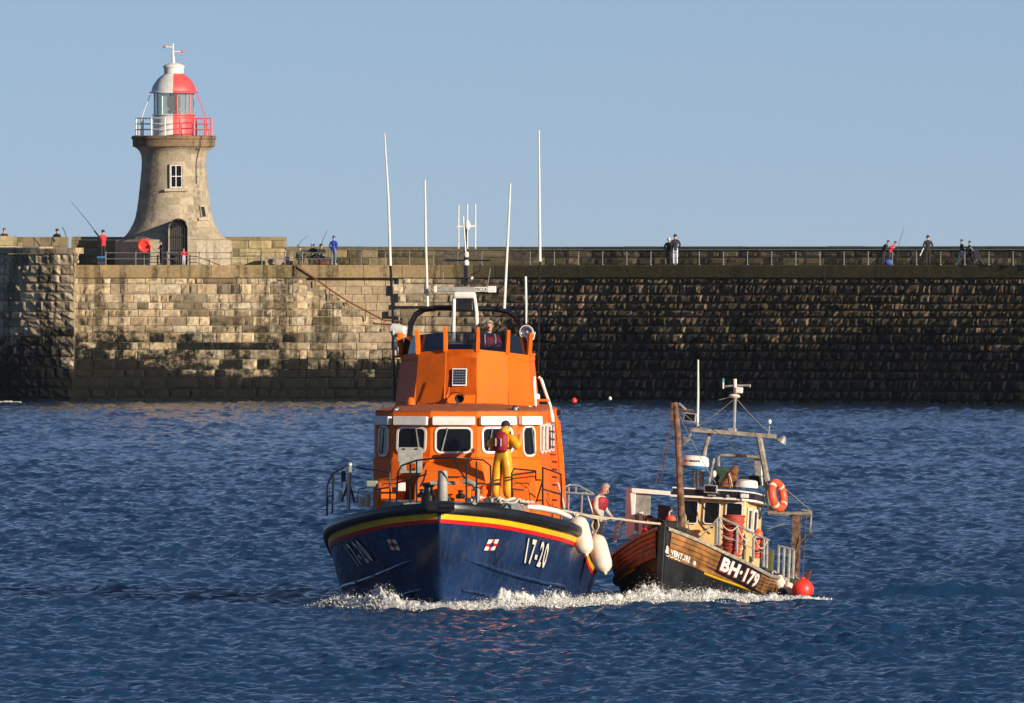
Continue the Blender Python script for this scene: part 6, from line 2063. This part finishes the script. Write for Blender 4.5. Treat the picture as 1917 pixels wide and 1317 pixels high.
person('walking youngster in dark jacket and pale jeans on the pier', onpier(1800, 1.2), rad(-70), 1.44, legs='pale_denim', pose=dict(POCKET, **STRIDE), shoe='shoe_pale', group='people on the pier')
person('person in dark clothes pushing a dark pushchair on the pier', onpier(1815, 1.2), rad(-80), 1.36, pose=dict(ARMS_FWD, **STRIDE), bulk=1.1, group='people on the pier')
# small gear on the pier
def gear(name, label, cat, pts, r, m, Y):
    q = [P(x, y, Y) for x, y in pts]
    o = thing(name, label, cat, Matrix.Translation(q[0]))
    MB().tube([p - q[0] for p in q], r, 5).build('blank', m, o)
    MB().tube([p - q[0] for p in (q[0], q[0].lerp(q[-1], 0.16))], (r[0] if isinstance(r, list) else r) * 1.6, 6).build('handle', 'black_paint', o)
    return o
gear('fishing_rod', 'long fishing rod held up by the angler in red', 'fishing rod', [(185, 443), (165, 416), (132, 376)], [0.028, 0.02, 0.010], 'iron', onpier(193, 2.6).y)
gear('fishing_rod', 'short rod end leaning on the low wall near the black-clad person', 'fishing rod', [(125, 444), (117, 425)], [0.03, 0.022], 'iron', YP + 4.8)
gear('fishing_rod', 'thin rod above the seated anglers, right one', 'fishing rod', [(600, 462), (606, 446), (613, 430)], [0.022, 0.016, 0.008], 'iron', YP + 2.5)
gear('fishing_rod', 'thin rod above the seated anglers, left one', 'fishing rod', [(556, 462), (566, 450), (578, 440)], [0.018, 0.012, 0.007], 'iron', YP + 2.5)
yy = onpier(1685, 2).y
gear('fishing_rod', 'thin rod standing against the parapet near the red-jacketed person', 'fishing rod', [(1678, 492), (1684, 452), (1693, 424)], [0.018, 0.014, 0.007], 'iron', yy)
gear('leaning_pole', 'white pole leaning beside the dark-clad person on the pier', 'pole', [(1721, 482), (1730, 463)], [0.035, 0.03], 'white_paint', onpier(1730, 2).y)
tr_ = thing('rod_rest', 'dark tripod rod rest on the pier right of the red jacket', 'tripod', Matrix.Translation(onpier(1712, 1.5)))
for dx, dy in ((-0.35, 0), (0.2, 0.3), (0.25, -0.25)):
    MB().tube([(0, 0, 0.85), (dx, dy, 0)], 0.02, 5).build('leg', 'iron', tr_)
MB().ball((0, 0, 0.86), 0.05, 6).build('head', 'iron', tr_)
pc = thing('pushchair', 'dark pushchair on the pier before its pusher', 'pushchair', Matrix.Translation(onpier(1832, 1.2)))
MB().hexa([(-.25, -.22, .35), (.22, -.22, .30), (.22, .22, .30), (-.25, .22, .35), (-.34, -.22, .95), (-.10, -.22, .98), (-.10, .22, .98), (-.34, .22, .95)]).build('seat', 'dark_cloth', pc, bevel=0.05)
for dx in (-.24, .26):
    for dy in (-.2, .2):
        MB().ring((dx, dy, 0.12), 0.10, 0.02, n=14, k=5).build('wheel', 'black_rubber', pc)
    MB().tube([(dx, -.2, .12), (0, -.2, .45), (-.45, -.2, 1.0)], 0.014, 5).build('frame', 'galvanised', pc)
bg_ = thing('bag', 'blue bag on the ground by the red-jacketed person', 'bag', Matrix.Translation(onpier(1664, 0.9)))
MB().ball((0, 0, 0.16), (0.24, 0.16, 0.17), 10, lump=0.06).build('body', 'blue_cloth', bg_, smooth=60)
MB().tube([(-.1, 0, .3), (-.05, 0, .42), (.05, 0, .42), (.1, 0, .3)], 0.012, 5).build('handle', 'dark_cloth', bg_)
tk = thing('tackle_bag', 'dark red tackle bag beside the seated anglers', 'bag', Matrix.Translation(onpier(604, 1.2)))
MB().box((0, 0, 0.15), (0.7, 0.35, 0.28)).build('body', 'dark_red_board', tk, bevel=0.06)
MB().tube([(-.2, 0, .28), (-.1, 0, .4), (.1, 0, .4), (.2, 0, .28)], 0.014, 5).build('handle', 'dark_cloth', tk)

# ================================================================= FOAM
def foam_material():
    m = bpy.data.materials.new('sea_foam'); m.use_nodes = True
    t = m.node_tree; b = t.nodes['Principled BSDF']
    b.inputs['Base Color'].default_value = (0.60, 0.60, 0.58, 1)
    b.inputs['Roughness'].default_value = 0.75
    geo = t.nodes.new('ShaderNodeNewGeometry')
    n = t.nodes.new('ShaderNodeTexNoise'); n.inputs['Scale'].default_value = 9; n.inputs['Detail'].default_value = 6
    t.links.new(geo.outputs['Position'], n.inputs['Vector'])
    r = t.nodes.new('ShaderNodeValToRGB')
    r.color_ramp.elements[0].position = 0.30; r.color_ramp.elements[0].color = (0.22, 0.23, 0.24, 1)
    r.color_ramp.elements[1].position = 0.58; r.color_ramp.elements[1].color = (0.70, 0.68, 0.64, 1)
    t.links.new(n.outputs[0], r.inputs[0]); t.links.new(r.outputs[0], b.inputs['Base Color'])
    MATS['sea_foam'] = m
foam_material()

def foam(label, path, name='bow_wave_foam', dens=1.0, seed=1):
    """path: list of (px, Y, height, width): a broken crest of froth and drops"""
    r = np.random.default_rng(seed)
    pts = [(px2x(p, Y - 1.0), Y - 1.0, h * 1.05 + 0.03 * (h > 0.05), w * 1.3) for p, Y, h, w in path]
    arr = np.array(pts)
    seg = np.concatenate([[0], np.cumsum(np.hypot(np.diff(arr[:, 0]), np.diff(arr[:, 1])))])
    L_ = seg[-1]
    def at(s): return [np.interp(s, seg, arr[:, k]) for k in range(4)]
    # lumpy crest
    n = int(L_ / 0.035); k = 17
    S = np.linspace(0, L_, n)
    X0, Y0, H0, W0 = at(S)
    vs = []; 
    for i in range(n):
        for j in range(k):
            a = j / (k - 1)
            off = (a - 0.5) * W0[i]
            prof = max(0.0, math.sin(math.pi * a)) ** 0.8
            q = Vector((X0[i], Y0[i] + off, 0))
            nn = mnoise.fractal(q * 2.3 + Vector((0, 0, seed)), 0.7, 2.1, 5)
            n2 = mnoise.noise(q * 8.0 + Vector((seed, 0, 3)))
            n3 = mnoise.noise(q * 22.0)
            hz = H0[i] * prof * (0.95 + 0.75 * nn) + (0.045 * n2 + 0.03 * n3) * (0.3 + prof)
            vs.append((q.x + 0.05 * n2, q.y + 0.04 * n3, hz * 1.0 + 0.04 - 0.085 * (1 - prof) + float(bow_swell(np.array(q.x), np.array(q.y)))))
    fs = [(i * k + j, i * k + j + 1, (i + 1) * k + j + 1, (i + 1) * k + j) for i in range(n - 1) for j in range(k - 1)]
    mb = MB(); mb.add(vs, fs)
    # drops and clots
    nd = int(L_ * 4200 * dens)
    S = r.random(nd) * L_
    X, Y, H, Wd = at(S)
    keep = r.random(nd) < np.clip(H / 0.30, 0.12, 1)
    X, Y, H, Wd = X[keep], Y[keep], H[keep], Wd[keep]
    nd = len(X)
    a = r.normal(0, 0.30, nd)
    Zd = np.abs(r.normal(0, 0.55, nd)) * H * np.exp(-(a * 1.3) ** 2) + 0.03 + r.random(nd) * 0.03
    sz = np.exp(r.normal(math.log(0.0125), 0.55, nd)) * np.clip(1.15 - 0.5 * Zd / np.maximum(H, .05), 0.35, 1.2)
    sz = np.clip(sz, 0.005, 0.045)
    px_ = X + r.normal(0, 0.06, nd); py_ = Y + a * Wd
    sw = bow_swell(px_, py_)
    oc = np.array([(1, 0, 0), (-1, 0, 0), (0, 1, 0), (0, -1, 0), (0, 0, 1), (0, 0, -1)], float)
    of = [(0, 2, 4), (2, 1, 4), (1, 3, 4), (3, 0, 4), (2, 0, 5), (1, 2, 5), (3, 1, 5), (0, 3, 5)]
    V = (np.stack([px_, py_, Zd + sw], -1)[:, None, :] + oc[None] * sz[:, None, None] * r.uniform(0.6, 1.4, (nd, 6, 1))).reshape(-1, 3)
    b0 = len(mb.v)
    mb.v += [tuple(q) for q in V]
    for i in range(nd):
        for f in of: mb.f.append((f[0] + b0 + i * 6, f[1] + b0 + i * 6, f[2] + b0 + i * 6))
    mb.m = [0] * len(mb.f)
    o = mb.build(name, 'sea_foam', None, fix=False)
    o.data.shade_smooth()
    return tag(o, label, 'foam', kind='stuff')
foam('white water curling off the lifeboat bow, left side', [(585, 353.9, .03, .5), (605, 353.6, .08, .7), (625, 353.3, .14, .8), (650, 352.6, .16, .9), (690, 352.0, .20, 1.0), (715, 351.7, .34, 1.1), (735, 351.4, .26, 1.0), (752, 351.2, .12, .9), (780, 350.9, .10, .8), (815, 350.7, .09, .8), (830, 350.7, .09, .8)], seed=2)
foam('white water curling off the lifeboat bow, right side', [(830, 350.7, .09, .8), (860, 350.9, .12, .8), (890, 351.1, .10, .8), (915, 351.4, .14, .9), (945, 351.7, .24, 1.0), (975, 352.0, .25, 1.0), (1000, 352.4, .16, .9), (1025, 352.8, .25, 1.0), (1055, 353.2, .22, .9), (1070, 353.8, .10, .9), (1100, 354.8, .16, 1.0), (1140, 355.6, .18, 1.0), (1165, 356.0, .12, .9)], seed=5)
foam('white water piled up round the fishing boat bow', [(1160, 356.2, .10, .8), (1185, 357.2, .18, 1.0), (1205, 358.0, .28, 1.1), (1222, 358.4, .32, 1.1), (1240, 358.6, .22, 1.0), (1270, 358.7, .20, 1.0), (1300, 358.9, .22, 1.0), (1335, 359.1, .20, 1.0), (1370, 359.4, .15, 1.0), (1400, 359.7, .10, .9), (1440, 360.2, .07, .8), (1480, 360.8, .06, .7), (1520, 361.4, .05, .5), (1550, 362.0, .01, .3)], seed=8)
foam('low streak of foam on the water at the left foot of the pier', [(-30, 889, .05, 1.0), (8, 889, .06, .8), (40, 889.3, .01, .4)], dens=0.25, seed=13)

# ================================================================= AIR
hz = MB().box((0, 10000, 19.5), (24000, 24000, 44)).build('haze', 'white_paint', None)
hm = bpy.data.materials.new('sea_air'); hm.use_nodes = True
ht = hm.node_tree
for n in list(ht.nodes): ht.nodes.remove(n)
ho = ht.nodes.new('ShaderNodeOutputMaterial'); pv = ht.nodes.new('ShaderNodeVolumePrincipled')
pv.inputs['Color'].default_value = (0.70, 0.83, 1.0, 1)
pv.inputs['Density'].default_value = 0.000016
ht.links.new(pv.outputs[0], ho.inputs['Volume'])
hz.data.materials.clear(); hz.data.materials.append(hm)
tag(hz, None, None, kind='stuff')
